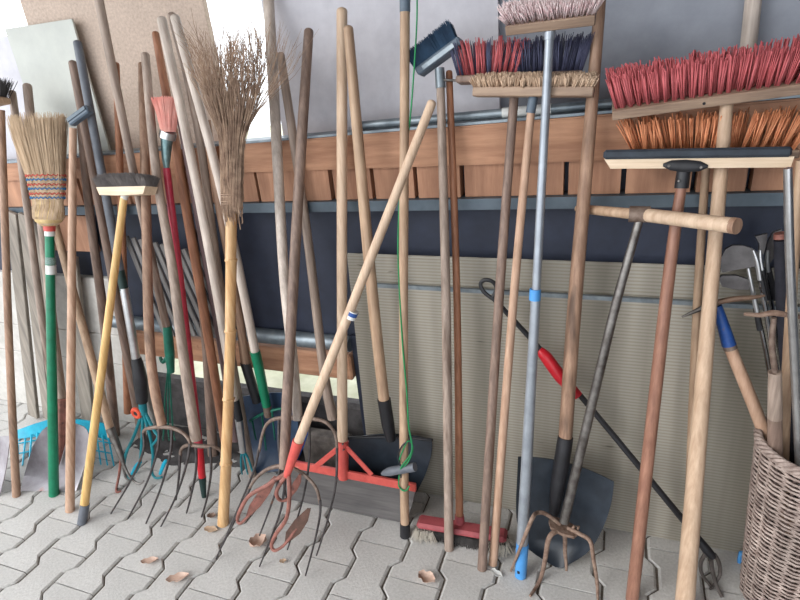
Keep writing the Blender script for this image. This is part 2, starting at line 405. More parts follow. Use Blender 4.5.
# ------------------------------------------------------------------ setting: shed wall of timbers and panels
YB = 1.44
BX0, BX1 = -2.75, 1.62
def zl(x): return 1.017 + 0.018*x          # the old timbers sag a little to the left
def zm(x): return 1.103 + 0.010*x
def zb(x): return 1.207 + 0.032*x
def strip(mb, x0, x1, y0, y1, f0, f1):
    return mb.prism([(x0, y0, f0(x0)), (x1, y0, f0(x1)), (x1, y0, f1(x1)), (x0, y0, f1(x0))], (0, y1-y0, 0))
beam = struct('trim_1', strip(strip(MB(), BX0, BX1, YB, YB+0.10, lambda x: zm(x)-0.002, lambda x: zb(x)-0.004), BX0, BX1, YB+0.004, YB+0.096, lambda x: zb(x)-0.004, zb), W_BEAM)
gaps = [-2.45, -2.22, -2.0, -1.77, -1.55, -1.29, -1.029, -0.774, -0.644, -0.515, -0.384, -0.118, 0.016, 0.169, 0.281, 0.45, 0.62, 0.8, 0.98, 1.16]
for i, (a, b) in enumerate(zip(gaps[:-1], gaps[1:])):
    d = random.uniform(-0.003, 0.004)
    strip(MB(), a+0.006, b-0.006, YB+0.012+d, YB+0.05, zl, lambda x: zm(x)-0.003).build('wood_batten', W_BLK, beam)
struct('trim_2', strip(MB(), BX0, BX1, YB-0.006, YB+0.06, lambda x: zl(x)-0.031, lambda x: zl(x)-0.001), LEDGE)
struct('trim_3', strip(MB(), BX0, BX1, YB+0.012, YB+0.09, lambda x: zb(x)+0.0005, lambda x: zb(x)+0.007), GALV)
struct('wall_back', slab(MB(), BX0, BX1, YB+0.062, YB+0.075, 0.49, 1.115), NAVY)
low = struct('trim_4', slab(MB(), -1.80, -0.80, YB+0.02, YB+0.10, 0.372, 0.470, 0.006), W_BEAM)
struct('trim_5', MB().tube([V3((-1.85, YB+0.04, 0.505)), V3((-0.80, YB+0.04, 0.505))], 0.027, 20), GALV)
struct('trim_6', slab(MB(), -1.80, -0.75, YB+0.06, YB+0.12, 0.0, 0.240, 0.015), KERB)
struct('wall_right', slab(slab(MB(), -0.80, BX1, YB+0.045, YB+0.08, 0.0, 0.534), BX1, BX1+0.12, -1.2, 2.0, 0.0, 2.35), NAVY)  # second slab is an unseen side wall, added to darken the right
struct('wall_left', slab(slab(slab(MB(), BX0-0.5, -1.80, YB+0.035, YB+0.2, 0.0, 0.30, 0.004), BX0-0.5, -1.80, YB+0.035, YB+0.2, 0.302, 0.44, 0.004), BX0-0.5, -1.80, YB+0.035, YB+0.2, 0.442, 0.69, 0.004), PLASTER)
struct('ceiling', slab(slab(MB(), -2.9, BX1+0.2, 0.1, 2.1, 2.35, 2.42), -0.8, BX1+0.2, -1.9, 0.1, 2.35, 2.42), ROOFM)  # unseen roof added for shade, drawn forward on the right to darken it
for x in (-2.62,):
    struct('trim_7', slab(MB(), x-0.16, x-0.06, YB+0.1, YB+0.2, 0.0, 2.35, 0.006), W_BEAM)
G = []
for i in range(15):
    y = 1.30 + 0.20*i/14; row = []
    for j in range(61):
        x = -1.86 + 1.10*j/60; e = min(1, i/5)*min(1, j/6, (60-j)/6)
        row.append((x + random.uniform(-.004, .004), y + 0.03*math.sin(x*9)*(1-i/14), -0.006 + e*(0.010 + 0.010*math.sin(x*23 + y*40)*math.sin(y*61) + random.uniform(0, .007))))
    G.append(row)
soil = MB().sheet(G, (0, 0, -0.02)).build('soil', KERB, None, kind='stuff', smooth=60, loc=(-1.3, 1.4, 0)); soil['label'] = 'dark earth and grit gathered on the floor along the kerb'; soil['category'] = 'soil'
# ---- loose boards standing behind the beam
def board(name, label, cat, x0, x1, y0, y1, z0, z1, m):
    o = slab(MB(), x0, x1, y0, y1, z0, z1, 0.001).build(name, m, None, loc=((x0+x1)/2, y0, z0))
    o['label'] = label; o['category'] = cat; return o
board('particle_board', 'speckled beige particle board standing behind the beam at upper left', 'board', -1.93, -1.19, 1.58, 1.60, 1.10, 1.80, OSB)
board('grey_board', 'lighter large grey board behind the rail, middle of the wall top', 'board', -0.99, -0.305, 1.58, 1.60, 1.10, 1.85, GREYBOARD)
board('grey_board', 'darker large grey board behind the big red bristled broom', 'board', -0.308, 1.2, 1.601, 1.62, 1.10, 1.85, DARKBOARD)
board('grey_board', 'narrow grey board at the far left edge behind the dark brush', 'board', -2.6, -2.0, 1.57, 1.585, 1.05, 1.56, GREYBOARD)
board('grey_sheet', 'pale grey square sheet leaning before the particle board, top left', 'board', -2.0, -1.685, 1.545, 1.553, 1.10, 1.578, SHEET)
board('brown_board', 'short brown board on the wall left of the black bristled broom', 'board', -2.10, -1.80, 1.472, 1.482, 0.80, 0.94, W_BLK)
o = MB().tube([V3((x, YB+0.045, zb(x)+0.0195)) for x in (-0.70, -0.02)], 0.0115, 14).build('metal_tube', GALV, None, loc=(-0.36, YB+0.045, zb(-0.36)+0.008))
o['label'] = 'long thin galvanised tube lying on top of the beam'; o['category'] = 'tube'
MB().tube([V3((x, YB+0.045, zb(x)+0.0195)) for x in (-0.28, -0.16)], 0.0126, 14).build('white_sleeve', WHITEP, o, label='white sleeve')
# ---- polycarbonate sheets
def polysheet(label, x0, x1, zt, yb, yt, rib, edge=False):
    root = thing('polycarbonate_sheet', label, 'plastic sheet', ((x0+x1)/2, yb, 0))
    d = (yt-yb)/zt
    for k, nm in ((0.0, 'front_skin'), (0.007, 'back_skin')):
        MB().sheet([[(x0, yb+k, 0.003), (x1, yb+k, 0.003)], [(x0, yt+k, zt), (x1, yt+k, zt)]], (0, 0.0012, 0)).build(nm, POLYC if k == 0.0 else POLY, root, smooth=0)
    mb = MB(); n = int(zt/rib)
    for i in range(n+1):
        z = 0.004 + i*rib
        if z > zt: break
        slab(mb, x0, x1, yb+d*z+0.0013, yb+d*z+0.0069, z, z+0.0022)
    mb.build('rib', RIBM, root, kind='stuff', smooth=0)
    if edge: slab(MB(), x0, x1, yt-0.001, yt+0.010, zt-0.002, zt+0.010, 0.001).build('edge_strip', GALV, root, label='grey edge strip')
    return root
polysheet('tall ribbed polycarbonate sheet, standing behind the shorter one', -0.755, 1.55, 0.836, 1.408, 1.452, 0.011)
polysheet('shorter milky polycarbonate sheet standing in front of the taller one', -0.70, 1.50, 0.742, 1.388, 1.428, 0.0095, True)

# ---- leaning grey planks and slats at the left
def plank(name, label, cat, top, bot, wpx, yt, yb, m, th=0.016, group=None):
    a = atY(top[0], top[1], yt); b = atY(bot[0], bot[1], yb)
    if b.z < 0.012: b.z = 0.012
    d = (b-a); u = V3((1, 0, 0)); u = (u - d*(u.dot(d)/d.length_squared)).normalized()
    hw = 0.5*wpx*depth((a+b)/2)/FPX; nn = d.cross(u).normalized()
    o = MB().box((a+b)/2, u*hw, nn*th/2, d/2, 0.002).build(name, m, None, loc=(b.x, b.y, max(b.z, 0)))
    o['label'] = label; o['category'] = cat
    if group: o['group'] = group
    return o
plank('grey_plank', 'leftmost of the four weathered grey planks leaning at far left', 'plank', (12, 212), (44, 440), 13, 1.42, 1.395, W_SILV)
plank('grey_plank', 'second from left of the weathered grey planks leaning at far left', 'plank', (24, 214), (57, 440), 11, 1.42, 1.395, W_SILV)
plank('grey_plank', 'third from left of the weathered grey planks, behind the green stick', 'plank', (36, 222), (70, 440), 12, 1.42, 1.395, W_SILV)
plank('grey_plank', 'rightmost weathered grey plank leaning left of the yellow broom handle', 'plank', (70, 255), (92, 430), 17, 1.45, 1.42, W_SILV)
NTH = ['leftmost', 'second', 'third', 'fourth', 'fifth', 'sixth', 'seventh', 'eighth', 'ninth', 'tenth', 'eleventh']
for i in range(11):
    x0 = 126 + i*7.2
    plank('grey_plank', NTH[i] + ' from the left of the thin grey strips tilted before the navy panel', 'plank', (x0, 236 + 1.6*i), (x0 + 40, 336), 5.4, 1.438 - 0.003*(i % 2), 1.438 - 0.003*(i % 2), W_SLAT, th=0.010, group='tilted bundle of thin grey strips')

# ------------------------------------------------------------------ tools: plain handles
def screw(T, px, py, r, m=STEEL, off=0.01, parent=None):
    p = T.p(px, py, off); return MB().tube([p - T.n*0.004, p + T.n*0.0015], [r, r*0.8], 10).build('screw', m, parent or T.root)

def block_axes(T, A, B, off=0.0):
    a, b = T.p(A[0], A[1], off), T.p(B[0], B[1], off)
    u = (b-a).normalized(); v = T.n.cross(u).normalized(); return (a+b)/2, u, v, (b-a).length
def tilt(u, v, n, deg):
    a = math.radians(deg); return v*math.cos(a) + n*math.sin(a), n*math.cos(a) - v*math.sin(a)
def tuft_mesh(m, nf, r0, r1, L, rf, name='bristle_tuft', bend=0.0):
    mb = MB()
    for i in range(nf):
        a = random.uniform(0, 6.283); q = math.sqrt(random.random()); l = L*random.uniform(0.86, 1.04)
        p0 = V3((math.cos(a)*q*r0, math.sin(a)*q*r0, 0)); p1 = V3((math.cos(a)*q*r1 + random.uniform(-bend, bend), math.sin(a)*q*r1 + random.uniform(-bend, bend), l))
        mb.fil([p0, p1], [rf, rf*0.75])
    me = bpy.data.meshes.new(name); me.from_pydata([tuple(p) for p in mb.v], [], mb.f); me.materials.append(m); me.shade_smooth(); return me
def tufts(T, c, u, v, n, length, dep, nu, nw, meshes, splay_u, splay_n, jit=0.06, parent=None):
    base = parent or T.root
    o0 = V3((0, 0, 0)); q = base
    while q is not None: o0 = o0 + q.location; q = q.parent
    for j in range(nw):
        for i in range(nu + (j % 2)):
            s = (i + 0.5 - 0.5*(j % 2))/nu*2 - 1 if nu > 1 else 0
            t = ((j + 0.5)/nw*2 - 1)
            s = max(-0.97, min(0.97, s))
            p = c + u*(s*length/2*0.97) + n*(t*dep/2*0.80)
            d = (v + u*(s*splay_u + random.uniform(-jit, jit)) + n*(t*splay_n + random.uniform(-jit, jit))).normalized()
            x = (u - d*u.dot(d)).normalized(); y = d.cross(x)
            k = random.uniform(0.93, 1.05)
            a = random.uniform(0, 6.28); x, y = x*math.cos(a) + y*math.sin(a), y*math.cos(a) - x*math.sin(a)
            o = bpy.data.objects.new('bristle_tuft', random.choice(meshes)); COL.objects.link(o); o.parent = base
            o.matrix_basis = Matrix(((x.x, y.x, d.x*k, p.x-o0.x), (x.y, y.y, d.y*k, p.y-o0.y), (x.z, y.z, d.z*k, p.z-o0.z), (0, 0, 0, 1)))
def bristle_mass(T, name, c, u, v, n, length, dep, L, count, m, splay_u=0.2, splay_n=0.2, rf=0.0007, jit=0.08, parent=None, shape=None, bow=0.0):
    mb = MB()
    for i in range(count):
        s = random.uniform(-1, 1); t = random.uniform(-1, 1)
        p = c + u*(s*length/2) + n*(t*dep/2)
        d = v + u*(s*abs(s)*splay_u + random.uniform(-jit, jit)) + n*(t*splay_n + random.uniform(-jit, jit))
        l = L*random.uniform(0.88, 1.05)*(shape(s, t) if shape else 1)
        mb.fil([p, p + d*l*0.55 , p + d*l + u*(bow*s*l) + V3((random.uniform(-1, 1), random.uniform(-1, 1), 0))*0.002], [rf, rf, rf*0.6])
    return mb.build(name, m, parent or T.root, kind='stuff', smooth=60)

# 1 dark broom at the very left
T = Tool('dark_brush_broom', 'dark bristled broom with brown handle standing at the far left edge', 'broom', (16.5, 496), 1.31)
T.rod('handle', [(16.5, 496), (9, 340), (1, 110)], [7.5, 7, 7], W_BROWN)
c, u, v, L = block_axes(T, (-14, 104), (5, 100)); v0 = v
MB().box(c, u*L/2, T.n*0.022, v*0.010, 0.004).build('brush_block', W_TAN, T.root)
bristle_mass(T, 'bristles', c + v*0.009, u, v, T.n, L*0.95, 0.036, 0.055, 420, BR_BLK, 0.5, 0.4, rf=0.0009)

# 2 cyan plastic leaf rake and its pole
T = Tool('leaf_rake', 'cyan plastic leaf rake standing behind the steel shovel at lower left', 'rake', (70, 466), 1.42, Yf=1.28)
T.rod('handle', [(60, 428), (45, 340), (12, 90)], 7, W_GREY, round1=True)
T.dish('rake_body', [(20, 440), (19, 430)][::-1] + [], [(108, 436), (104, 424)][::-1], 0.0, CYAN, thick=0.004, rows=1) if False else None
topc = [(18, 431), (35, 425), (52, 420), (80, 421), (100, 424), (107, 426)]; botc = [(18, 440), (36, 438), (54, 436), (80, 436), (100, 439), (109, 442)]
G = [[T.g(x, y) + V3((0, 0, .006)) for x, y in topc], [T.g(x, y) + V3((0, 0, .006)) for x, y in botc]]
MB().sheet(G, -T.n*0.005).build('rake_bar', CYAN, T.root)
MB().tube([T.p(60, 432, 0.004), T.p(62, 418, 0.004), T.p(60, 412, 0.004)], [0.016, 0.014, 0.012], 12).build('socket', CYAN, T.root)
for i in range(16):
    f = i/15; x0 = 20 + f*88; y0 = 436 - 6*math.sin(f*math.pi); x1 = 16 + f*98; y1 = 466 - 3*math.sin(f*math.pi)
    a, b = T.p(x0, y0), T.g(x1, y1); mid = a.lerp(b, 0.6)
    mb = MB().tube([a, mid, b], [0.0045, 0.004, 0.0035], 4, flat=0.5)
    mb.build('tine', CYAN, T.root)
for yy in (445, 455):
    MB().tube([T.g(x, yy - d) + V3((0, 0, .003)) for x, d in ((19, 1), (40, 5), (62, 7), (90, 5), (112, 1))], 0.003, 5).build('cross_bar', CYAN, T.root)

# 3 steel shovel beside the corn broom
T = Tool('steel_shovel', 'worn steel shovel with reddish socket standing blade down behind the corn broom', 'shovel', (52, 491), 1.38, Yf=1.088)
T.rod('handle', [(63, 405), (45, 255), (27, 83)], [8, 8, 8.5], W_GREY, round1=True)
T.rod('socket', [(57, 466), (62, 440, 0.006), (64, 420, 0.004), (63, 398, 0)], [3.5, 8, 10.5, 10], REDRUST)
T.dish('blade', [(62, 423), (46, 427), (36, 440), (30, 455), (24, 476), (21, 491)], [(68, 423), (84, 427), (90, 440), (88, 455), (82, 474), (76, 491)], 0.016, BLADE, thick=0.0025, nu=10)
# pale blade at left edge
T = Tool('flat_spade', 'pale blue grey spade blade cut off by the left edge of the photo', 'spade', (-8, 496), 1.40)
T.dish('blade', [(-34, 440), (-32, 470), (-30, 498)], [(10, 436), (6, 468), (0, 494)], 0.010, BLADE, nu=6)
T.rod('handle', [(-14, 450), (-32, 300), (-52, 140)], 8, W_GREY, round1=True)
T.rod('socket', [(-10, 470), (-13, 450, 0.004), (-16, 430)], [4, 10, 9], DKGREEN)

# 4 corn broom
T = Tool('corn_broom', 'corn broom with red and blue stitching and green stick, head up', 'broom', (54, 495), 1.33)
T.rod('stick', [(54, 495), (49.5, 226)], [9.5, 8.5], GREENP)
T.rod('label_band', [(51.2, 274), (50.8, 265)], [9.6, 9.6], WHITEP); T.rod('label_band', [(50.7, 264), (50.5, 257)], [9.5, 9.5], mat('grey printed label', (150, 176, 166), (90, 120, 112), scale=300, bump=0))
T.rod('ferrule', [(50, 236), (49.6, 231)], [9.5, 9.5], WHITEP); T.rod('ferrule', [(49.6, 231), (49.3, 224)], [10.5, 11.5], REDP, label='red ferrule')
prof = [(226, 49.3, 6.5), (221, 49, 13.5), (214, 48.6, 18), (203, 48, 19), (192, 47.3, 20.5), (178, 46, 22.5), (165, 44, 25), (150, 41.5, 28), (132, 38.5, 32), (117, 37, 34.5)]
def corn_at(y):
    for (y0, c0, w0), (y1, c1, w1) in zip(prof[:-1], prof[1:]):
        if y0 >= y >= y1: f = (y0-y)/(y0-y1); return c0+(c1-c0)*f, w0+(w1-w0)*f
    return prof[-1][1:]
def corn_ring(y, k=1.0, flat=0.42):
    c, w = corn_at(y); p = T.p(c, y); r = T.rad(c, y, 2*w)*k
    fl = flat if y < 205 else flat + (1-flat)*min(1, (y-205)/20.)
    return p, r, fl
ux = V3((1, 0, 0))
def fan_body(y0, y1, k, flat, name, m, step=4):
    mb = MB(); n = 28; ys = [y0 + (y1-y0)*i/step for i in range(step+1)]
    for y in ys:
        p, r, fl = corn_ring(y, k, flat)
        for j in range(n):
            a = 2*math.pi*j/n; mb.v.append(p + ux*(math.cos(a)*r) + T.n*(math.sin(a)*r*fl))
    for i in range(step):
        for j in range(n): mb.f.append((i*n+j, i*n+(j+1) % n, (i+1)*n+(j+1) % n, (i+1)*n+j))
    mb.f.append(tuple(range(n))); mb.f.append(tuple(range(step*n, step*n+n)))
    return mb.build(name, m, T.root, smooth=80)
fan_body(226, 178, 0.97, 0.42, 'collar', CORNP, 10)
fan_body(180, 128, 0.90, 0.36, 'bristle_core', CORN, 6)
mb = MB()
for i in range(1300):
    a = random.uniform(0, 2*math.pi); q = random.uniform(0.80, 1.03); ye = random.uniform(114, 126); P = []
    jx, jn = random.uniform(-.006, .006), random.uniform(-.006, .006)
    lob = 1 + 0.03*math.sin(a*5)
    for k in range(5):
        y = 200 + (ye-200)*k/4; p, r, fl = corn_ring(y, q*lob, 0.42 + 0.05*k/4)
        P.append(p + ux*(math.cos(a)*r + jx*k/4) + T.n*(math.sin(a)*r*fl + jn*k/4))
    mb.fil(P, [0.0011, 0.0011, 0.001, 0.0009, 0.0005])
for i in range(160):
    a = random.uniform(0, 2*math.pi); P = []
    for k in range(5):
        y = 225 + (196-225)*k/4; p, r, fl = corn_ring(y, 1.0, 0.42); P.append(p + ux*(math.cos(a+k*.03)*r) + T.n*(math.sin(a+k*.03)*r*fl))
    mb.fil(P, [0.0012]*5)
mb.build('straw', CORN, T.root, kind='stuff', smooth=80)
for y in (178, 187, 196):
    for dy, m in ((-2.2, THREADR), (1.8, THREADB)):
        P = []
        for j in range(49):
            a = 2*math.pi*j/48; p, r, fl = corn_ring(y + dy + 0.9*(-1)**j, 1.06, 0.46); P.append(p + ux*(math.cos(a)*r) + T.n*(math.sin(a)*r*fl))
        MB().tube(P, 0.0019, 5, False).build('stitching', m, T.root)

# 5 pole with small blue grey scraper
T = Tool('scraper_pole', 'light wooden pole with small tilted blue grey scraper beside the corn broom', 'scraper', (70, 511), 1.305)
T.rod('handle', [(70, 511), (73, 128)], [8.5, 7], W_PINK, wob=0.0008)
c, u, v, L = block_axes(T, (72, 123), (91, 109))
MB().box(c + T.n*0.004, u*L/2, T.n*0.012, v*0.0125, 0.004).build('scraper_block', BLUEGREY, T.root)
MB().box(c + v*0.004 + T.n*0.017, u*L*0.46, T.n*0.002, v*0.006, 0.001).build('scraper_lip', LEDGE, T.root)

# 6 cultivator with wooden handle going behind
T = Tool('hand_cultivator', 'three pronged grey cultivator on an orange brown handle left of the hay forks', 'cultivator', (117, 493), 1.42, Yf=1.13)
T.rod('handle', [(112, 436), (85, 335), (57, 232), (40, 165)], [8, 8, 7.5, 7], W_TAN)
T.rod('socket', [(123, 462), (118, 448), (110, 428)], [4, 7, 9], STEEL)
T.rod('tine', [(121, 458), (119, 475), (116.5, 488), (117, 492), (121, 491)], [3, 2.6, 2.4, 2.4, 1.6], REDRUST, floor=True)
T.rod('tine', [(122, 459), (127, 472), (134, 481), (140, 483.5), (144, 481)], [3, 2.6, 2.4, 2.4, 1.6], STEEL, floor=True)
T.rod('tine', [(122, 458), (124, 470), (126, 478), (130, 481, 0.01)], [3, 2.6, 2.4, 2.0], STEEL, floor=True)

# 7 black bristle indoor broom with yellow handle
T = Tool('hair_broom', 'black bristled broom with white block and yellow handle, head up', 'broom', (82, 523), 1.30)
T.rod('handle', [(84, 508), (124, 198)], [8.5, 7.5], W_YEL)
T.rod('end_cap', [(82, 523), (85, 504)], [9, 9], GREYPL, label='grey plastic end cap')
c, u, v, L = block_axes(T, (103, 191.5), (152, 190.5))
T.rod('neck', [(123.2, 203), (125, 194)], [7, 7.5], WHITEP)
bl = MB(); h = 0.0115
P = [c - u*L/2 + v*h, c + u*L/2 + v*h, c + u*L*0.44 - v*h, c + u*0.012 - v*h*1.2, c - u*0.012 - v*h*1.2, c - u*L*0.44 - v*h]
bl.prism([p + T.n*0.024 for p in P], -T.n*0.048); bl.build('block', W_BLOCK, T.root)
bristle_mass(T, 'bristles', c + v*h, u, v, T.n, L*1.0, 0.042, 0.038, 2600, BR_HAIR, 0.10, 0.6, rf=0.0008, jit=0.10, shape=lambda s, t: 1 - 0.35*abs(s)**5)

# 8 poles in the left tangle
T = Tool('wire_rake', 'tall grey pole with green cast fitting and thin wire tines, leaning right', 'rake', (170, 430), 1.375, Yf=1.32)
T.rod('handle', [(167, 330), (132, 165), (97, -10)], [8, 8.2, 9], W_GREY, wob=0.0)
T.rod('fitting', [(171, 372), (169.5, 352), (168.5, 340), (167, 326)], [7, 10, 9.5, 8.5], GREENC)
T.rod('fitting_hook', [(168, 356), (163, 362), (160, 357)], [5, 4, 3], GREENC)
for i, dx in enumerate((-4, -1, 2)):
    T.rod('wire_tine', [(169+dx*.3, 370), (169+dx, 400), (170+dx*1.6, 432), (171+dx*2, 440, 0.03)], 1.7, GREENC, n=6, floor=True)
T = Tool('wooden_handle', 'slim orange brown wooden stick behind the black bristled broom', 'handle', (128, 414), 1.412, Yf=1.405)
T.rod('stick', [(128, 412), (121, 200), (116, 62)], [8, 7, 6.5], W_ORANGE, round1=True)
T = Tool('wooden_handle', 'brown handle with rounded top rising before the pale grey sheet', 'handle', (142, 440), 1.39, Yf=1.33)
T.rod('stick', [(142, 436), (122, 330), (98, 200), (72, 60)], [8, 8, 8, 8], W_DARK, round1=True)
T = Tool('wooden_handle', 'dark slim handle half hidden behind the scraper pole', 'handle', (116, 440), 1.418, Yf=1.385)
T.rod('stick', [(116, 440), (104, 320), (90, 215), (80, 118)], [9, 9, 8.5, 7], W_DARK, round1=True)
# star weeder with aluminium tube
T = Tool('star_weeder', 'combination weeder with aluminium tube, teal tines and orange wheel knob', 'weeder', (140, 475), 1.358, Yf=1.21)
T.rod('pole', [(121, 276), (104, 185), (77, 40)], [8.5, 8.5, 8.5], GREYPL, round1=True)
T.rod('dark_sleeve', [(124, 290), (120, 270)], [8.5, 8.5], DKGREEN)
T.rod('tube', [(137, 364), (124, 288)], [8.6, 8.6], ALU)
T.rod('socket', [(142, 402), (140, 378), (136, 358)], [11, 14, 10], BLACKPL)
T.rod('joint', [(143.5, 414), (142, 398)], [8, 8], TEAL)
p = T.p(136.5, 413, 0.012); R0 = T.rad(137, 413, 12.5)
ring = MB(); P = []
for j in range(25):
    a = 2*math.pi*j/24; P.append(p + V3((math.cos(a), 0, math.sin(a)))*R0*0.68)
ring.tube(P, R0*0.36, 8, False); ring.build('wheel_knob', ORANGEP, T.root, label='orange wheel knob')
MB().tube([p - T.n*0.03, p + T.n*0.004], R0*0.4, 10).build('knob_axle', BLACKPL, T.root)
for q in ([(142, 414), (134, 436), (126, 454), (124, 470), (128, 478), (133, 478)], [(144, 414), (150, 436), (153, 455), (152, 472), (156, 478), (162, 477)], [(145, 412), (154, 430), (158, 436), (155, 442), (151, 446)], [(143, 416), (142, 440), (140, 462), (136, 472)]):
    T.rod('tine', q, [3.4, 3.2, 3, 2.6] + [2.4]*(len(q)-4), TEAL, floor=True, n=8)
for q in ([(132, 474), (137, 465), (141, 462)], [(160, 474), (164, 464), (166, 460)]):
    T.rod('share', q, [3, 4.2, 2.5], CYAN, floor=True, n=8)  # cyan slivers stand in for the blue highlights near the hooks

# more poles
def simple(label, pts, w, m, foot=None, yw=1.42, Yf=None, name='wooden_handle', cat='handle', round1=True, wob=0.0):
    T = Tool(name, label, cat, foot or pts[0], yw, Yf=Yf); T.rod('stick', pts, w, m, round1=round1, wob=wob); return T
simple('long orange brown handle slanting right, left of the bamboo broom', [(226, 446), (203, 305), (178, 160), (155, 31)], [9, 9.5, 10, 7], W_ORANGE, yw=1.424, Yf=1.30)
simple('purplish brown slanted handle between the orange one and bamboo', [(236, 440), (219, 331), (190, 170), (175, 88)], [8.5, 8.5, 8, 7], W_PURP, yw=1.412, Yf=1.39)
simple('grey brown handle ending behind the second hay fork', [(214, 468), (206, 350), (199, 280), (193, 228)], [11, 7.5, 7, 7], W_DARK, yw=1.425, Yf=1.378)
simple('grey pole with rounded dark top just right of the white topped one', [(253, 478), (223, 305), (197, 122), (171, 12)], [8, 8, 8.5, 9], W_GREY, yw=1.41, Yf=1.315)
# hoe with white handle
T = Tool('long_hoe', 'white topped long handle with grey ferrule and small claw behind bamboo broom', 'cultivator', (247, 474), 1.37, Yf=1.275)
T.rod('handle', [(236, 408), (204, 222), (161, 16)], [8, 9.5, 9.5], W_WHITE, round1=True)
T.rod('sleeve', [(239, 420), (235, 400)], [8, 8.5], BLACKPL); T.rod('ferrule', [(243, 452), (238.5, 418)], [6.5, 8], ALU)
for dx in (-3, 0.5, 4): T.rod('tine', [(243, 450), (244+dx, 458), (246+dx*1.5, 470), (247+dx*1.6, 474, 0.02)], [3, 2.2, 2, 1.6], TEAL, floor=True, n=6)
# green socket tool
T = Tool('green_socket_rake', 'silvery handle ending in a bright green sleeve before the navy blade', 'rake', (272, 440), 1.365, Yf=1.36)
T.rod('handle', [(256, 356), (240, 275), (218, 176), (174, 14)], [9, 9, 9, 9.5], W_WHITE, round1=True)
T.rod('sleeve', [(267.5, 410), (261, 378), (255, 351)], [8.5, 10, 10.5], GREENP)
T.rod('stem', [(268.5, 416), (267, 406)], [8, 9], SHOULDER)
T.rod('head_bar', [(250, 421), (260, 415), (270, 411), (284, 408)], [2.5, 3, 3, 2.5], GREENC, n=8)
for a, b in (((252, 420), (256, 440)), ((262, 415), (266, 450)), ((272, 411), (275, 440)), ((282, 409), (284, 432))):
    T.rod('tine', [a, b], [2.2, 1.6], GREENC, n=6)
# navy shovel
T = Tool('navy_shovel', 'navy bladed shovel with black socket standing behind the two middle hay forks', 'shovel', (268, 478), 1.412, Yf=1.37)
T.rod('handle', [(246, 366), (237, 302), (218, 200), (207, 120)], [10, 8, 8, 8], W_BROWN)
T.rod('socket', [(257, 402), (252, 385), (245, 362)], [9, 10, 10.5], BLACKPL)
T.dish('blade', [(240, 397), (238, 420), (240, 450), (250, 474)], [(295, 394), (298, 418), (296, 448), (290, 470)], 0.018, BLUEBLADE, nu=10)

# red pole with coral ceiling brush
T = Tool('round_brush', 'coral pink round brush on a long crimson pole, head up', 'brush', (204, 497), 1.375)
T.rod('pole', [(199, 450), (187, 340), (166.5, 168)], [8.5, 8, 7.5], REDPOLE)
T.rod('lower_grip', [(202.4, 479), (199, 448)], [7.2, 8.4], REDPL); T.rod('end_grip', [(204, 497), (202.2, 477)], [4.5, 8], DKGREEN, label='dark green tip')
T.rod('cone', [(166.6, 170), (166.2, 160), (166.3, 150), (167, 138)], [4.5, 8, 10, 12], mat('teal grey zinc', (150, 176, 176), (92, 120, 124), rough=0.35, metal=0.6, bump=0.03))
T.rod('ferrule', [(167, 138), (168.5, 131.5)], [16.5, 16.5], ALU)
p0 = T.p(168.4, 132); up = (T.p(167.5, 98) - p0)
mb = MB()
for i in range(620):
    a = random.uniform(0, 6.283); q = math.sqrt(random.random()); r0 = T.rad(168, 130, 14)*q; r1 = T.rad(168, 100, 31)*q
    e = up*random.uniform(0.93, 1.03)
    mb.fil([p0 + ux*math.cos(a)*r0 + T.n*math.sin(a)*r0, p0 + e*0.55 + (ux*math.cos(a) + T.n*math.sin(a))*(r0+(r1-r0)*0.42), p0 + e + (ux*math.cos(a) + T.n*math.sin(a))*r1], [0.0011, 0.0011, 0.0008])
mb.build('bristles', BR_PINK, T.root, kind='stuff', smooth=60)

# ------------------------------------------------------------------ hay forks
def fork(label, foot, yw, handle, hw, hm, sh, shw, tines, tw=3.0, Yf=None, base=None, round1=True):
    T = Tool('hay_fork', label, 'fork', foot, yw, Yf=Yf)
    T.rod('handle', handle, hw, hm, round1=round1)
    T.rod('shoulder', sh, shw, SHOULDER, n=8)
    if base: T.rod('ferrule', base, [7.5, 9, 9.5][:len(base)], SHOULDER)
    for q in tines:
        n = len(q); T.rod('tine', q, [tw*(1-0.45*i/(n-1)) for i in range(n)], TINE, floor=True, n=8)
    return T
fork('leftmost hay fork with a bent brown handle, beside the star weeder', (135, 520), 1.41,
     [(162, 425), (154, 385), (149, 330), (146, 200), (142, 62)], [9, 10, 10, 9.5, 8], W_BROWN,
     [(143, 434), (146, 429), (160, 427), (172, 428), (183, 433), (189, 440), (190.5, 446)], [3, 3.4, 4.4, 4.4, 3.6, 3.2, 3],
     [[(143, 432), (143.5, 450, .012), (132, 478, .01), (111, 513.5)], [(159, 428), (157.5, 450, .012), (147, 482, .01), (128, 518.5)],
      [(172, 429), (170, 455, .012), (160, 490, .01), (146, 523.5)], [(190, 443), (187, 462, .012), (177, 494, .01), (161, 526.5)]])
fork('second hay fork from the left, silvered handle crossing the crimson pole', (186, 514), 1.345,
     [(196, 440), (184, 360), (172, 265), (156, 170), (145, 52)], [11, 10.5, 9.5, 9, 8.5], W_GREY,
     [(180, 457), (181.5, 449), (188, 445), (200, 446), (213, 447, -.01), (220, 450, -.025), (225, 458, -.03)], [3, 3.2, 4, 4.6, 4, 3.4, 3],
     [[(180, 454), (179, 476, .012), (176, 500)], [(196, 447), (196, 470, .012), (191, 496, .008), (186.5, 513)],
      [(210, 447), (211, 472, .012), (207, 498, .008), (201.5, 517)], [(225, 456, -.03), (226, 480, -.035), (222, 500, -.025), (218, 519)]])
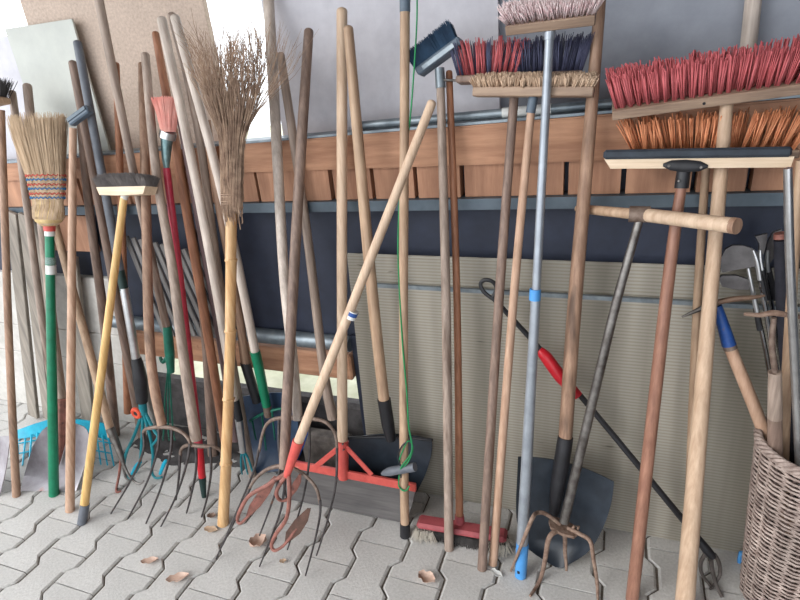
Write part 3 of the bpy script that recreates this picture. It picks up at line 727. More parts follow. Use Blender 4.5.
fork('hay fork with a brown sloping handle, head in front of the bamboo foot', (259, 567), 1.345,
     [(284, 468), (287, 400), (293, 290), (301, 150), (309, 28)], [10, 10.5, 10.5, 10.5, 9.5], W_DARK,
     [(247, 494), (254, 481), (266, 470), (282, 466), (297, 470), (309, 479), (317, 490), (320, 504)], [3, 3.2, 3.8, 5, 3.8, 3.4, 3.2, 3],
     [[(250, 488), (243, 503, .012), (233, 524, .008), (222, 546)], [(280, 468), (276, 490, .02), (270, 508, .01), (259.5, 535.5)],
      [(286, 468), (282, 505, .02), (272, 535, .01), (259.5, 566.5)], [(320, 500), (320, 515, .012), (315, 540, .008), (305.5, 575.5)]])
fork('large hay fork with a tall grey handle beside the twig broom', (240, 552), 1.405,
     [(298, 420), (293, 360), (284, 275), (277, 150), (268, -10)], [9.5, 10, 10, 10.5, 11], W_WHITE,
     [(259, 452), (262, 436), (267, 424), (277, 418.5), (298, 418), (320, 420), (331, 427), (336, 438), (337, 452)], [3, 3, 3.4, 4, 5.5, 4, 3.4, 3, 3],
     [[(259, 448), (254, 470, .012), (241, 502, .01), (216, 559)], [(279, 419), (279, 450, .015), (284, 485, .012), (287, 500, .01)],
      [(309, 419), (309, 462, .015), (302, 502, .012), (287.5, 549.5)], [(337, 448), (336, 482, .012), (329, 515, .008), (316.5, 555.5)]], round1=False)

# grey pole with frayed end
T = simple('blue grey weathered pole crossing behind the snow pusher handle', [(333, 418), (324, 372), (306, 225), (280, 52)], [11, 9.5, 9, 8.5], W_GREY, yw=1.425, Yf=1.38)

# ------------------------------------------------------------------ bamboo twig broom
T = Tool('twig_broom', 'birch twig broom on a bamboo cane, twigs pointing up', 'broom', (223, 524), 1.285)
cane = [(223, 524), (226, 463), (228.5, 399), (230.5, 331), (231, 260), (231.5, 205)]
P, R = [], []
for i, (x, y) in enumerate(cane):
    p = T.p(x, y); r = T.rad(x, y, 11.2 if y > 300 else 11.5)
    d = V3((0, T.sl, 1)).normalized()
    if 0 < i < len(cane)-1:
        P += [p - d*0.006, p - d*0.0015, p + d*0.0015, p + d*0.006]; R += [r*0.96, r*1.12, r*1.12, r*0.94]
    else: P.append(p); R.append(r)
MB().tube(P, R, 16).build('cane', W_BAMB, T.root)
core = [(212, 6.5), (205, 6.5), (180, 6.5), (150, 5), (128, 3), (112, 1)]
T.rod('twig_core', [(231.5 + (212-y)*0.015, y) for y, w in core], [2*w for y, w in core], TWIG)
mb = MB()
def twig(x0, y0, pts, r, nb=0):
    P = [T.p(x, y, o) for x, y, o in pts]; P = smoothpts(P, 3); k = len(P)
    mb.tube(P, [r*(1-0.75*i/(k-1)) for i in range(k)], 4)
    for b in range(nb):
        i = random.randint(k//2, k-3); q = P[i]; d = (P[i+1]-P[i]).normalized()
        e = q + d*random.uniform(.05, .10) + V3((random.uniform(-.016, .016), random.uniform(-.012, .012), 0)); mid = q.lerp(e, 0.5) + V3((random.uniform(-.004, .004), 0, .003))
        mb.tube([q, mid, e], [r*0.5, r*0.4, r*0.2], 3)
for i in range(280):
    s = random.uniform(-1, 1); o = random.uniform(-1, 1); so = math.sqrt(max(0, 1-s*s*0.8))*o
    yb = random.uniform(196, 214); top = random.uniform(20, 74)
    xs = s*abs(s)**0.1
    xt = 229 + xs*(52 if xs < 0 else 36)*(1 - (top-20)/240) + random.uniform(-8, 8)
    pts = [(231 + s*10, yb, so*.022 + .004), (231.6 + s*10.5 + random.uniform(-1, 1), 175, so*.024), (232.5 + s*13 + random.uniform(-1, 1), 138, so*.026),
           (231 + xs*26 + random.uniform(-4, 4), 98, so*.04), (230 + xs*35 + random.uniform(-6, 6), (98+top)/2-4, so*.05), (xt, top, so*.06 + random.uniform(-.01, .01))]
    twig(0, 0, pts, random.uniform(.0013, .0023), 1)
for i in range(16):
    pts = [(238, 190, 0.0), (241, 150, .0), (250 + i*.6, 110, 0), (262 + i*2.2, 70 + random.uniform(-8, 8), 0.01), (270 + i*2.4 + random.uniform(-4, 4), 20 + i*2.2, 0.01)]
    twig(0, 0, pts, .0012, 3)
for i in range(420):
    a = random.uniform(0, 6.283); rr = random.uniform(0.017, 0.0255); y0 = random.uniform(110, 200); p0 = T.p(231.5, y0) ; ln = random.uniform(.04, .09)
    b = V3((math.cos(a)*rr, math.sin(a)*rr, 0)); dn = V3((0, -T.sl, -1)).normalized()
    mb.tube([p0 + b, p0 + b*1.06 + dn*ln*.5 + V3((random.uniform(-.003, .003), 0, 0)), p0 + b*random.uniform(1.0, 1.15) + dn*ln], [.0017, .0021, .0015], 4)
mb.build('twigs', TWIG, T.root, kind='stuff', smooth=60)
for y in (203, 196):
    P = []
    for j in range(37):
        a = 2*math.pi*j/18; p = T.p(231.6 + (212-y)*.012, y - j*.12); P.append(p + V3((math.cos(a), math.sin(a), 0))*0.0285)
    MB().tube(P, 0.0014, 5).build('binding', TWIG, T.root)

# ------------------------------------------------------------------ red cultivator, snow pusher, snow shovel
T = Tool('red_cultivator', 'red clawed cultivator with rusty leaf shares and a pale handle crossing diagonally', 'cultivator', (268, 568), 1.21)
T.rod('handle', [(298, 443), (433, 100)], [10, 9.5], W_PALE, round1=True)
p1 = T.p(352, 314)
T.rod('sticker', [(350.5, 318.5), (353.5, 311)], [10.2, 10.2], WHITEP, label='small white price sticker')
T.rod('sticker_print', [(352, 315.5), (353.4, 312)], [10.5, 10.5], BLUEPAINT, label='blue print')
T.rod('socket', [(286.5, 476), (291, 463), (298.5, 441)], [6.5, 9, 12], REDP)
T.rod('tine', [(286.5, 473), (266, 486, .015), (249, 496, .02), (240, 511, .01), (237.5, 520), (241, 523), (250, 514, -.012)], [4.6, 4.4, 4.2, 4, 3.6, 3.4, 3], REDRUST, floor=True, n=8)
T.rod('tine', [(287, 474), (279, 486, .012), (276.5, 494, .012), (280, 500), (288, 499, -.012), (294, 490, -.025)], [4.4, 4.2, 4, 3.6, 3.4, 3], REDRUST, floor=True, n=8)
T.rod('tine', [(288.5, 475), (289.5, 495, .015), (286.5, 518, .015), (276, 534, .008), (271.5, 545), (275, 550.5), (285, 544, -.012), (297, 528, -.02)], [4.6, 4.4, 4.2, 4, 3.6, 3.4, 3.2, 3], REDRUST, floor=True, n=8)
def share(T, pts, wid, m, off):
    A = [T.g(x - w, y, off) for (x, y), w in zip(pts, wid)]; B = [T.g(x + w, y + w*.25, off) for (x, y), w in zip(pts, wid)]
    G = [[a, a.lerp(b, .5) + T.n*0.004, b] for a, b in zip(A, B)]
    MB().sheet(G, -T.n*0.003).build('share', m, T.root, smooth=50)
share(T, [(247, 517), (255, 505), (264, 492), (276, 476)], [1.5, 5.5, 5.5, 2], REDRUST, -.012)
share(T, [(286, 543), (293, 532), (301, 520), (309, 508)], [1.5, 7, 6.5, 1.5], mat('dark rust brown iron', (112, 82, 70), (78, 56, 48), rough=.7, scale=40, bump=.3), -.02)
share(T, [(288, 499), (293, 490), (297, 482), (300, 474)], [1.2, 3.5, 3.5, 1], REDRUST, -.02)

T = Tool('snow_shovel', 'wide black snow shovel with black socket, behind the red snow pusher', 'shovel', (390, 500), 1.365, Yf=1.30)
T.rod('handle', [(384.5, 404), (373, 300), (359, 150), (348, 25)], [11, 11.5, 11, 10], W_TAN, round1=True)
T.rod('socket', [(391, 440), (388, 424), (384, 399)], [10, 13, 13.5], BLACKPL)
T.dish('blade', [(346, 439), (344, 455), (348, 475), (356, 498)], [(432, 440), (431, 456), (424, 478), (412, 500)], 0.03, SCOOP, thick=0.004, nu=12)
MB().tube([T.p(346, 438), T.p(370, 437, -.02), T.p(391, 436.5, -.026), T.p(412, 438, -.02), T.p(432, 440)], 0.005, 8).build('blade_rim', BLACKPL, T.root)

T = Tool('snow_pusher', 'red framed snow pusher with grey scraper blade below a tall handle', 'snow pusher', (345, 511), 1.405)
T.rod('handle', [(342.5, 446), (342, 300), (342, 7)], [10.5, 10.3, 11], W_PALE, round1=True)
T.rod('socket', [(343.5, 478, .008), (343, 460, .008), (342.5, 441, .004)], [10.5, 11, 12], REDP)
for y in (444.5, 450): screw(T, 342.5 + (1 if y > 447 else 0), y, 0.003, off=0.024)
def slantbox(T, a, b, hpx, th, off, name, m, bev=0.002):
    pa, pb = T.p(a[0], a[1], off), T.p(b[0], b[1], off); u = pb-pa; v = T.n.cross(u).normalized()
    h = 0.5*hpx*depth((pa+pb)/2)/FPX
    return MB().box((pa+pb)/2, u/2, T.n*th/2, v*h, bev).build(name, m, T.root)
slantbox(T, (280, 461.5), (416, 487.5), 8.6, 0.012, 0.006, 'frame_bar', REDP)
slantbox(T, (340, 447), (314, 468), 5.5, 0.005, 0.010, 'brace', REDP); slantbox(T, (346, 447), (372, 475), 5.5, 0.005, 0.010, 'brace', REDP)
BL = mat('grey wooden scraper blade', (112, 108, 106), (84, 80, 80), rough=0.7, scale=40, stretch=(0.08, 1, 1), bump=0.25)
T.dish('blade', [(281, 464), (284, 480), (287, 499)], [(415.5, 489), (412, 505), (406, 523.5)], 0.0, BL, thick=0.012, nu=4, off=0.0)

# bundle pole with green string and a grey grip
T = Tool('tied_pole', 'whitish pole tied with green twine and black cord, grey grip near the bottom', 'pole', (405, 536), 1.34)
T.rod('pole', [(405, 530), (404, 460), (403.5, 300), (404.5, 120), (405, 10)], [9, 9, 9.2, 9.6, 10], W_TAN, curve=True)
T.rod('top_tape', [(405, 12), (405, -10)], [11, 11], BLUEGREY, label='blue tape'); T.rod('foot_cap', [(405, 536), (405, 523)], [10.4, 10.4], BLACKPL)
T.rod('cross_grip', [(382, 474, .018), (390, 471.5, .020), (415, 467, .024)], [3, 9, 9], GREYPL)
T.rod('green_twine', [(417, -8, .004), (416.5, 30, .008), (411, 110, .004), (406, 150, -.012), (400, 195, -.006), (398, 250, .004), (400, 300, .011), (403, 350, .014), (407, 395, .013), (408.5, 425, .012), (412, 450, .014), (402, 466, .034), (399.5, 474, .02), (399, 486, .016), (405, 491, .018), (409.5, 486, .012)], 1.7, STRING, n=6)
T.rod('green_twine', [(399, 462, .016), (401, 455, .018), (408, 441, .012), (413, 448, .006), (408, 462, .03), (399, 470, .026)], 1.5, STRING, n=6)
T.rod('black_cord', [(408.5, 441, .010), (402, 446, .018), (398, 456, .014), (400, 464, .022), (401, 478, .026)], 1.7, BLACKPL, n=6)

# ------------------------------------------------------------------ brooms in the middle
# floor brush with orange handle, bristles down
T = Tool('red_floor_brush', 'red block floor brush standing bristles down on an orange brown handle', 'broom', (460, 545), 1.405, Yf=1.235)
T.rod('handle', [(459.5, 520), (457, 300), (449, 70)], [8, 7.5, 7], W_ORANGE, round1=True)
T.rod('socket', [(460, 528), (459.5, 515)], [11, 9], PINKRED)
a, b = atZ(418, 521, 0.046), atZ(507, 536, 0.046); c = (a+b)/2; u = (b-a); u.z = 0; L = u.length; u.normalize(); nn = V3((u.y, -u.x, 0)); zz = V3((0, 0, 1))
MB().box(c, u*L/2, nn*0.025, zz*0.011, 0.008).build('block', PINKRED, T.root)
class _F: pass
bristle_mass(T, 'bristles', c - zz*0.011, u, -zz, nn, L*0.97, 0.05, 0.036, 2400, BR_BLK, 0.15, 0.15, rf=0.0009, jit=0.10)
for s in (-0.46, -0.36, 0.36, 0.46): bristle_mass(T, 'beige_bristles', c - zz*0.011 + u*(s*L) + nn*0.014, u, -zz, nn, 0.03, 0.035, 0.030, 150, BR_GREYB, 0.5, 0.6, rf=0.0010, jit=0.2)

# dark brush with grey handle
T = Tool('tilted_scrub_brush', 'dark tilted scrubbing brush with metal ferrule on a grey handle', 'brush', (449, 549), 1.38)
T.rod('handle', [(449, 549), (446, 300), (440.5, 86)], [9.5, 9.6, 8.5], W_GREY)
T.rod('ferrule', [(440.8, 88), (439.5, 68)], [10.5, 10], GALV)
T.rod('bracket_screw', [(444, 80, .008), (456, 80.5, .006)], [2.5, 2.5], STEEL, n=8)
c, u, v, L = block_axes(T, (419, 73), (462, 41))
MB().box(c, u*L/2, T.n*0.022, v*0.010, 0.003).build('block', BLUEGREY, T.root)
MB().box(c - v*0.002 + T.n*0.0222, u*L*0.36 , T.n*0.002, v*0.006, 0.001).build('block_plate', GALV, T.root)
bristle_mass(T, 'bristles', c + v*0.009 - u*0.004, u, v, T.n, L*0.94, 0.036, 0.044, 1900, mat('blue black bristle', (54, 84, 112), (34, 56, 80), rough=0.6, bump=0), 0.10, 0.15, rf=0.0009, jit=0.05)

# broom with dusky red and blue bristles
T = Tool('two_tone_broom', 'broom with mixed red and dark blue bristles behind the beige one', 'broom', (482, 569), 1.375)
T.rod('handle', [(482, 569), (499, 300), (515, 85)], [9.5, 9.5, 9], W_DARK, wob=0.0006)
c, u, v, L = block_axes(T, (458, 80.5), (582, 75.5))
MB().box(c, u*L/2, T.n*0.024, v*0.008, 0.003).build('block', W_DARK, T.root)
me1 = [tuft_mesh(BR_RED, 9, .003, .0085, .078, .0011) for _ in range(2)]; me2 = [tuft_mesh(BR_DUSK, 9, .003, .0085, .078, .0011) for _ in range(2)]
tufts(T, c + v*0.007 - u*L*0.25, u, v, T.n, L*0.5, 0.042, 11, 4, me1 + me1 + me2, 0.32, 0.25, jit=0.10)
tufts(T, c + v*0.007 + u*L*0.25, u, v, T.n, L*0.5, 0.042, 11, 4, me2, 0.20, 0.25, jit=0.10)

# beige bristle broom
T = Tool('beige_broom', 'broom with short curly beige bristles and blue socket, head up', 'broom', (493, 564), 1.335)
T.rod('handle', [(493, 564), (513.5, 300), (531, 112)], [8.8, 8.5, 8], W_PINK, wob=0.0004)
T.rod('socket', [(530.5, 113), (533.5, 97)], [9.5, 9.5], BLUEGREY, label='blue socket')
c, u, v, L = block_axes(T, (475, 92), (594, 92))
MB().box(c, u*L/2, T.n*0.026, v*0.0105, 0.002).build('block', W_BLOCKG, T.root)
v, n = tilt(u, v, T.n, 18)
mes = [tuft_mesh(BR_BEIGE, 18, .0045, .0062, .029, .0017, bend=.004) for _ in range(4)]
tufts(T, c + v*0.010, u, v, n, L, 0.050, 19, 4, mes, 0.25, 0.5, jit=0.16)

# top pinkish white broom with grey coated pole
T = Tool('white_bristle_broom', 'broom with white and pink bristles on a grey coated pole with blue cap', 'broom', (520.5, 576), 1.30)
T.rod('pole', [(522, 548), (536, 294)], [11.8, 9.6], GREYALU); T.rod('upper_pole', [(536, 293), (550, 26)], [8.6, 9], GREYALU)
T.rod('joint_ring', [(534.8, 300), (535.4, 289)], [11.5, 11.5], BLUE); T.rod('end_cap', [(520.5, 576), (522.5, 543)], [11.5, 12.4], BLUE, label='blue end cap')
T.rod('cap_hole', [(518.6, 573, .0145), (518.6, 571, .0145)], [3, 3], BLACKPL, n=8)
c, u, v, L = block_axes(T, (507, 26), (596, 15))
v, n = tilt(u, v, T.n, 35)
MB().box(c, u*L/2, n*0.024, v*0.0105, 0.002).build('block', W_BLOCKG, T.root)
mes = [tuft_mesh(BR_WHITE, 14, .004, .009, .036, .0013, bend=.003) for _ in range(4)]
tufts(T, c + v*0.010, u, v, n, L*1.02, 0.050, 17, 5, mes, 0.35, 0.3, jit=0.10)
T.rod('neck', [(549, 40), (550, 27)], [10.5, 12], GREYALU)

# scoop shovel with thick handle
T = Tool('scoop_shovel', 'big black scoop shovel with thick brown handle behind the four claw tiller', 'shovel', (560, 568), 1.375)
T.rod('handle', [(565, 442), (575, 300), (588, 150), (601, -10)], [13.5, 14, 12.5, 11], W_BROWN, wob=0.0)
T.rod('socket', [(553, 520, -.006), (557, 490, .004), (562, 460, .006), (565.5, 437, .002)], [8, 14, 15.5, 15], BLACKPL)
T.dish('blade', [(518, 457), (517, 480), (516, 505), (518, 528), (527, 548), (555, 567)], [(614, 482), (612, 500), (607, 518), (598, 538), (586, 554), (562, 568.5)], 0.034, SCOOP, thick=0.003, nu=14)

# dark garden claw with T bar
T = Tool('claw_tiller', 'rusty four claw garden tiller with wooden T handle and steel shaft', 'cultivator', (560, 578), 1.295, zt=1.0)
T.rod('shaft', [(564, 522), (600, 370), (617, 300), (641, 214)], [9.5, 9.2, 9, 8], STEEL)
T.rod('sleeve', [(629, 214), (650, 214.5)], [16.5, 16.5], SHOULDER)
def bar(name, a, b, ya, yb, w0, w1, m, **k):
    pa, pb = atY(a[0], a[1], ya), atY(b[0], b[1], yb)
    MB().tube([pa, pa.lerp(pb, .03), pa.lerp(pb, .5), pa.lerp(pb, .985), pb], [w0*.8*depth(pa)/FPX/2, w0*depth(pa)/FPX/2, (w0+w1)/4*(depth(pa)+depth(pb))/2/FPX, w1*depth(pb)/FPX/2, w1*.88*depth(pb)/FPX/2], 14).build(name, m, T.root, **k)
yc = T.p(640, 214).y
bar('tee_bar', (577, 208.5), (634, 214), yc+0.108, yc+0.008, 8.5, 11, W_TAN)
bar('tee_grip', (646, 215), (736, 226), yc-0.006, yc-0.125, 13.5, 16, W_PALE)
bar('bark_end', (731.5, 225.4), (737.5, 226.2), yc-0.119, yc-0.127, 16.6, 16.6, W_BROWN)
pa = T.p(563, 527); pl = MB()
PR = [(-.038, .0), (-.03, .02), (0, .026), (.03, .02), (.040, -.002), (.030, -.02), (0, -.026), (-.03, -.02)]
pl.prism([pa + V3((x, y, -0.006 - x*0.28)) for x, y in PR], V3((0, 0, 0.009))); pl.build('claw_plate', RUST, T.root)
pl = MB().tube([pa + V3((0.02, 0, -.005)), pa + V3((0.03, -.004, .016)), pa + V3((0.04, 0, .012)), pa + V3((.036, 0, -.008))], .0035, 8); pl.build('lug', RUST, T.root)
T.rod('claw', [(560, 524), (546, 514, .01), (537, 513, .02), (532, 519, .06), (523, 541, .062), (511, 571)], [4.2, 4.2, 4.2, 4, 3.6, 2.2], RUST, floor=True)
T.rod('claw', [(562, 530), (553, 533, .03), (548, 541, .035), (545, 560, .03), (540, 580, .015), (530, 596)], [5, 5, 4.8, 4.4, 4, 2.4], RUST, floor=True)
T.rod('claw', [(568, 528), (580, 534, .015), (590, 541, .02), (593, 556, .02), (597, 582, .01), (598, 604)], [4.2, 4.2, 4.2, 4, 3.6, 2.2], RUST, floor=True)
T.rod('claw', [(564, 530), (565, 540, -.02), (565, 552, -.022), (566, 562, -.01), (566.5, 571)], [5, 4.4, 4, 3.4, 2.4], RUST, floor=True)

# pale slim stick and orange broom
T = Tool('orange_broom', 'broom with splayed orange bristles behind the wide squeegee', 'broom', (686, 588), 1.415, Yf=1.30)
T.rod('handle', [(687, 560), (696, 330), (706, 165)], [8, 8.2, 7.6], W_TAN)
c, u, v, L = block_axes(T, (630, 157), (798, 152))
v, n = tilt(u, v, T.n, 10)
MB().box(c, u*L/2, n*0.020, v*0.009, 0.003).build('block', W_BLOCKG, T.root)
mes = [tuft_mesh(BR_ORG, 11, .0035, .011, .082, .0015, bend=.004) for _ in range(5)]
tufts(T, c + v*0.008, u, v, n, L, 0.050, 17, 3, mes, 0.36, 0.25, jit=0.14)

# big red broom
T = Tool('red_broom', 'wide broom with thick red bristles on a heavy pale pole, tilted', 'broom', (684, 612), 1.37)
T.rod('handle', [(684, 612), (710, 300), (727, 100)], [18.5, 13.8, 12], W_LPINK, wob=0.0)
c, u, v, L = block_axes(T, (612, 109), (812, 80), off=0.03)
c = c - T.n*0.030; v, n = tilt(u, v, T.n, 27)
MB().box(c, u*L/2, n*0.034, v*0.0105, 0.002).build('block', W_BLOCKG, T.root)
a = c + n*0.0335 - u*0.004; MB().tube([a - n*0.002, a + n*0.0015], [0.0035, 0.003], 10).build('screw', BLACKPL, T.root)
mes = [tuft_mesh(BR_RED, 11, .0042, .0095, .078, .0019, bend=.0015) for _ in range(5)]
tufts(T, c + v*0.009, u, v, n, L, 0.066, 21, 4, mes, 0.20, 0.15, jit=0.035)

# pole behind the red bristles
T = Tool('wooden_handle', 'pale round stick rising behind the big red bristles', 'handle', (701, 508), 1.566, Yf=1.566)
T.rod('stick', [(701, 506), (747, 60), (755, -10)], [15, 15, 15], W_WHITE)

# squeegee
T = Tool('floor_squeegee', 'wide floor squeegee with dark rubber lip on a red brown handle', 'squeegee', (632, 600), 1.335)
T.rod('handle', [(632, 600), (666, 300), (682, 182)], [12.4, 12, 9.6], W_RED)
T.rod('neck', [(681.5, 188), (684.5, 164)], [13.5, 13], BLACKPL)
c, u, v, L = block_axes(T, (604, 163.5), (792, 161.5))
MB().prism([c - u*L/2 + v*.010 + T.n*.012, c + u*L/2 + v*.010 + T.n*.012, c + u*L*.49 - v*.011 + T.n*.012, c - u*L*.46 - v*.011 + T.n*.012], -T.n*.024).build('wood_strip', W_BLOCK, T.root)
MB().box(c + v*0.0192 - u*0.004, u*L*0.495, T.n*0.020, v*0.0100, 0.005).build('rubber_lip', RUBBER, T.root)
k = T.p(685, 166, 0.014); a, b = T.p(663, 165, 0.014), T.p(708, 166.5, 0.014)
MB().tube([a, a.lerp(b, .18), k, a.lerp(b, .82), b], [.003, .0105, .013, .0105, .003], 10, flat=0.35, flatdir=v).build('bracket', BLACKPL, T.root)
for x, y in ((669, 166), (701, 167.5)): screw(T, x, y, 0.0032, off=0.019)
screw(T, 678.5, 181, 0.0025, off=0.02)

# litter picker / weeding rod with red grip
T = Tool('weed_puller', 'thin black rod with red grip and hook ends lying diagonally before the sheets', 'weed puller', (712, 582), 1.372, zt=0.8)
T.rod('rod', [(492, 297), (541, 350), (600, 419), (702, 543)], [5, 5.5, 6, 7], BLACKPL, n=10)
T.rod('grip', [(539, 350, .004), (546, 357, .004), (560, 376, .004), (578, 396, .004)], [8, 12.5, 13, 10], REDPL)
T.rod('hand_loop', [(493, 299), (484, 292), (480.5, 284), (485, 280), (493, 282), (496.5, 289), (493, 297)], 4.2, BLACKPL, n=8)
T.rod('claw_joint', [(699, 540), (706, 549), (713, 557)], [8, 9.5, 8], BLACKPL)
for q in ([(708, 550), (701, 562), (702, 574), (709, 584), (713, 588)], [(714, 554), (719, 563), (720, 574), (714, 585), (710, 589)], [(711, 556), (712, 568), (716, 584, .02), (722, 597, .03)]):
    T.rod('hook', q, [4.5, 4, 3.6, 3.2, 2.6][:len(q)], mat('dark bent iron', (110, 102, 98), (74, 66, 62), rough=0.6, metal=.3), floor=True, n=8)

# ------------------------------------------------------------------ wicker basket and its contents
BC = V3((0.472, 1.262, 0)); BH = 0.49
def brad(z): return 0.094 + 0.031*z/BH
root = thing('wicker_basket', 'tall round grey brown wicker basket holding clubs and tools at right edge', 'basket', BC)
NS = 20
for i in range(NS):
    a = 2*math.pi*i/NS
    MB().tube([BC + V3((math.cos(a)*brad(z), math.sin(a)*brad(z), z)) for z in (0.004, BH*0.5, BH-0.004)], 0.0034, 6).build('stake', WICKD, root)
mb = MB(); z = 0.006; k = 0
while z < BH - 0.012:
    nseg = NS*4; P = []
    for j in range(nseg+1):
        a = 2*math.pi*j/nseg; ph = math.cos(a*NS/2 + (k % 2)*math.pi)
        r = brad(z) + 0.0048*ph; P.append(BC + V3((math.cos(a)*r, math.sin(a)*r, z + 0.0012*math.sin(a*5 + k))))
    mb.tube(P, random.uniform(0.0024, 0.0034), 5, False); z += 0.0061; k += 1
mb.build('weave', WICKER, root, kind='stuff', smooth=60)
for q in range(4):
    P = []
    for j in range(97):
        a = 2*math.pi*j/96; r = brad(BH) + 0.006*math.cos(a*13 + q*1.571); P.append(BC + V3((math.cos(a)*r, math.sin(a)*r, BH - 0.004 + 0.009*math.sin(a*13 + q*1.571))))
    MB().tube(P, 0.0048, 6, False).build('rim_strand', WICKER, root)
MB().tube([BC + V3((0, 0, 0.002)), BC + V3((0, 0, 0.010))], brad(0)-0.003, 28).build('base', WICKD, root)

def inb(name, label, cat, foot, Yf, yw=1.31, group=None): return Tool(name, label, cat, foot, yw, zt=0.9, Yf=Yf, group=group)
T = inb('small_mattock', 'small mattock with chipped blue socket and tan handle in the wicker basket', 'mattock', (782, 520), 1.24, 1.345)
T.rod('handle', [(789, 530), (771, 452), (729, 345)], [13, 12.5, 11.5], W_PINK)
T.rod('ferrule', [(730.5, 349), (728, 342)], [12.5, 12.8], SHOULDER)
T.rod('socket', [(729, 345), (724, 328), (717, 306)], [13.5, 11.5, 9], BLUEPAINT)
T.rod('pick', [(714, 303), (734, 299), (752, 297.5), (765, 295.5)], [6, 6, 5, 2], mat('tan worn iron', (146, 118, 98), (104, 82, 70), rough=.6, metal=.3), n=8)
T.rod('adze', [(718, 303), (710, 304, -.01), (700, 309, -.02), (682, 317, -.03)], [6, 6, 5, 2], STEEL, n=8)
def club(label, foot, Yf, shaft, head, hosel, yw=1.34, m=STEEL, grip=None):
    T = inb('golf_club', label, 'golf club', foot, Yf, yw, group='golf irons standing in the wicker basket')
    T.rod('shaft', shaft, [5, 4.6, 4.2, 4], CHROME, n=10)
    T.rod('hosel', hosel, [4.4, 4.6, 3.2][:len(hosel)], ALU, n=10, off=0.005)
    A = [T.p(x, y) for x, y in head]; MB().prism([p + T.n*.006 for p in A], -T.n*.012).build('club_head', m, T.root)
    if grip: T.rod('ferrule', grip, [5.4, 5.6], BLACKPL, n=10)
    return T
DARKST = mat('brushed dark club steel', (104, 100, 100), (74, 70, 70), rough=.35, metal=.45, bump=.03)
club('golf iron with the largest dark face, topmost left in the basket', (790, 525), 1.265, [(790, 525), (776, 380), (764, 300), (757, 268)], [(721, 257), (725, 249), (732, 245), (742, 245), (752, 248), (757, 252), (759, 262), (754, 266), (742, 268), (722, 272), (719, 266)], [(760, 280), (757, 262), (753, 250)], 1.36, DARKST, [(766, 300), (760, 274)])
club('golf iron with its sole seen edge on, lower left in basket', (786, 530), 1.272, [(786, 530), (772, 390), (757, 310), (752, 288)], [(718, 278), (722, 275), (736, 275), (748, 279), (754, 285), (750, 289), (736, 289), (722, 286)], [(757, 312), (754, 298), (748, 268)], 1.37, DARKST, [(760, 330), (756, 308)])
club('golf iron with a short upright flared toe left of the black umbrella', (800, 520), 1.285, [(800, 520), (782, 400), (764, 300), (760, 262)], [(755, 236), (767, 233), (766, 243), (763, 254), (758, 254), (759, 244)], [(762, 270), (760, 258), (760, 250)], 1.395, DARKST, [(768, 300), (762, 268)])
club('golf iron with a narrow face beside the black umbrella', (806, 520), 1.30, [(806, 520), (788, 400), (771, 300), (766, 262)], [(768, 240), (773, 232), (781, 229), (781, 244), (776, 254), (770, 262), (765, 262), (765, 252)], [(768, 272), (767, 262), (768, 250)], 1.41, DARKST, [(776, 300), (768, 268)])
T = inb('folded_umbrella', 'black folded umbrella with red rim standing among the golf irons', 'umbrella', (812, 520), 1.30, 1.35)
T.rod('canopy', [(800, 470), (790, 380), (784, 300), (781, 240)], [16, 15, 14.5, 13], mat('black cloth', (44, 44, 54), (30, 30, 38), rough=.8, scale=40, bump=.2))
T.rod('red_rim', [(781, 238), (780.5, 233)], [13.4, 12], REDRUST)
T = inb('weathered_hand_tool', 'grey weathered wooden tool with forked iron top in the basket', 'hand tool', (776, 520), 1.235, 1.235)
T.rod('handle', [(776, 500), (775, 440), (775, 372)], [14, 13.5, 11], W_DARK)
T.rod('wrap', [(775, 418), (775, 372)], [13.5, 12], W_GREY)
T.rod('stem', [(775.5, 375), (772, 345), (774, 318)], [6, 6, 5], SHOULDER)
T.rod('fork_bar', [(744, 314), (760, 315), (775, 313), (802, 318)], [3.5, 5, 6.5, 4.5], RUST, n=8)
T = inb('tan_handle', 'tan wooden handle leaning out behind the chrome tube at the right edge', 'handle', (795, 520), 1.235, 1.30)
T.rod('stick', [(782, 510), (784, 440), (790, 320), (801, 160)], [11, 10, 9.5, 9], W_TAN)
T = inb('chrome_tube', 'tall shiny chrome tube rising from the basket to the squeegee end', 'tube', (801, 520), 1.225, 1.205)
T.rod('tube', [(803, 520), (797, 400), (790, 260), (788, 168)], [9.5, 9, 8.6, 8.2], ALU)

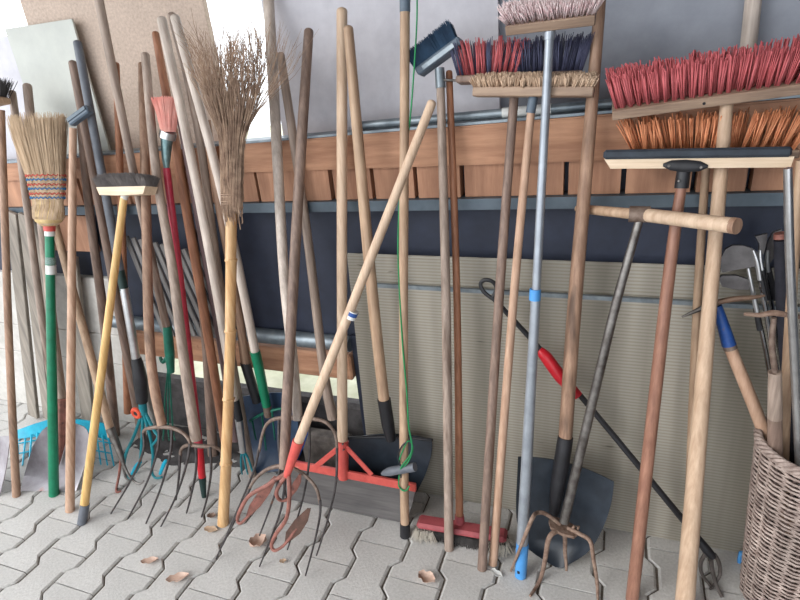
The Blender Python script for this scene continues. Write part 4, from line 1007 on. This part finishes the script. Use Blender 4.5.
# ------------------------------------------------------------------ debris
o = MB(); p = atY(330, 448, 1.44)
a0, a1 = atY(304, 430, 1.425), atY(352, 440, 1.425)
slab(o, a0.x, a1.x, 1.385, 1.45, 0.0, 0.165, 0.012)
o = o.build('concrete_block', CONC, None, loc=((a0.x+a1.x)/2, 1.40, 0)); o['label'] = 'rough brown grey concrete block behind the snow pusher frame'; o['category'] = 'block'
def debris(name, label, cat, px, py, wpx, hpx, rot, m, curl=0.3, group=None):
    c = atZ(px, py, 0.002); r = wpx*0.5*depth(c)/FPX; w2 = hpx*0.5*depth(c)/FPX*1.3; G = []
    ca, sa = math.cos(rot), math.sin(rot)
    for i in range(7):
        row = []; s = i/6*2-1; wd = max(0.08, (1-s*s)**0.6)
        for j in range(5):
            t = (j/4*2-1); x, y = s*r, t*w2*wd*(1+0.25*math.sin(i*2.3))
            zq = 0.001 + curl*(t*t*w2*0.9 + 0.25*r*s*s) + random.uniform(0, .0015)
            row.append(c + V3((x*ca - y*sa, x*sa + y*ca, zq)))
        G.append(row)
    o = MB().sheet(G, (0, 0, 0.0008)).build(name, m, None, loc=(c.x, c.y, 0), smooth=60)
    o['label'] = label; o['category'] = cat
    if group: o['group'] = group
debris('dry_leaf', 'small curled dry leaf on the paving below the leftmost hay fork', 'leaf', 150, 562, 17, 6, 0.5, LEAFP, .5)
debris('dry_leaf', 'larger dry leaf on the paving at the lower left of the forks', 'leaf', 178, 579, 22, 8, 0.6, LEAFP, .4)
debris('dry_leaf', 'flat dry leaf at the foot of the bamboo cane', 'leaf', 211, 530, 15, 6, 0.1, LEAF, .2)
debris('dry_leaf', 'pinkish crumpled leaf between the fork tines and cultivator shares', 'leaf', 259, 545, 17, 12, 0.8, LEAFP, .9)
debris('dry_leaf', 'crumpled pale leaf alone on the paving before the red floor brush', 'leaf', 427, 580, 19, 10, -0.2, LEAFP, .7)
debris('dry_leaf', 'pale shred at the foot of the beige broom handle', 'leaf', 497, 574, 14, 5, -0.5, WHITEP, .3)
debris('dry_leaf', 'tiny brown curl on the paving below the red cultivator', 'leaf', 283, 562, 7, 4, 0.5, LEAF, .5)
debris('dry_leaf', 'dark crumpled leaf left of the bamboo cane foot', 'leaf', 212, 517, 9, 5, 0.3, RUST, .6)
c = atZ(744, 555, 0.0); o = MB().box((c.x, c.y-0.03, 0.022), (0.022, 0, 0.004), (0, 0.008, 0), (0, 0, 0.02), 0.004).build('blue_scrap', BLUE, None, loc=(c.x, c.y-0.03, 0)); o['label'] = 'bright blue plastic scrap on the floor behind the wicker basket'; o['category'] = 'scrap'
a, b = atY(294, 460, 1.32), atY(307, 428, 1.34); o = MB().tube([a, a.lerp(b, .5) + V3((0, -.006, 0)), b], [.014, .016, .010], 8, flat=.5).build('blue_trowel_grip', mat('strong blue plastic', (30, 100, 190), (20, 80, 160), rough=.4), None, loc=a); o['label'] = 'bright blue grip behind the red cultivator socket'; o['category'] = 'grip'
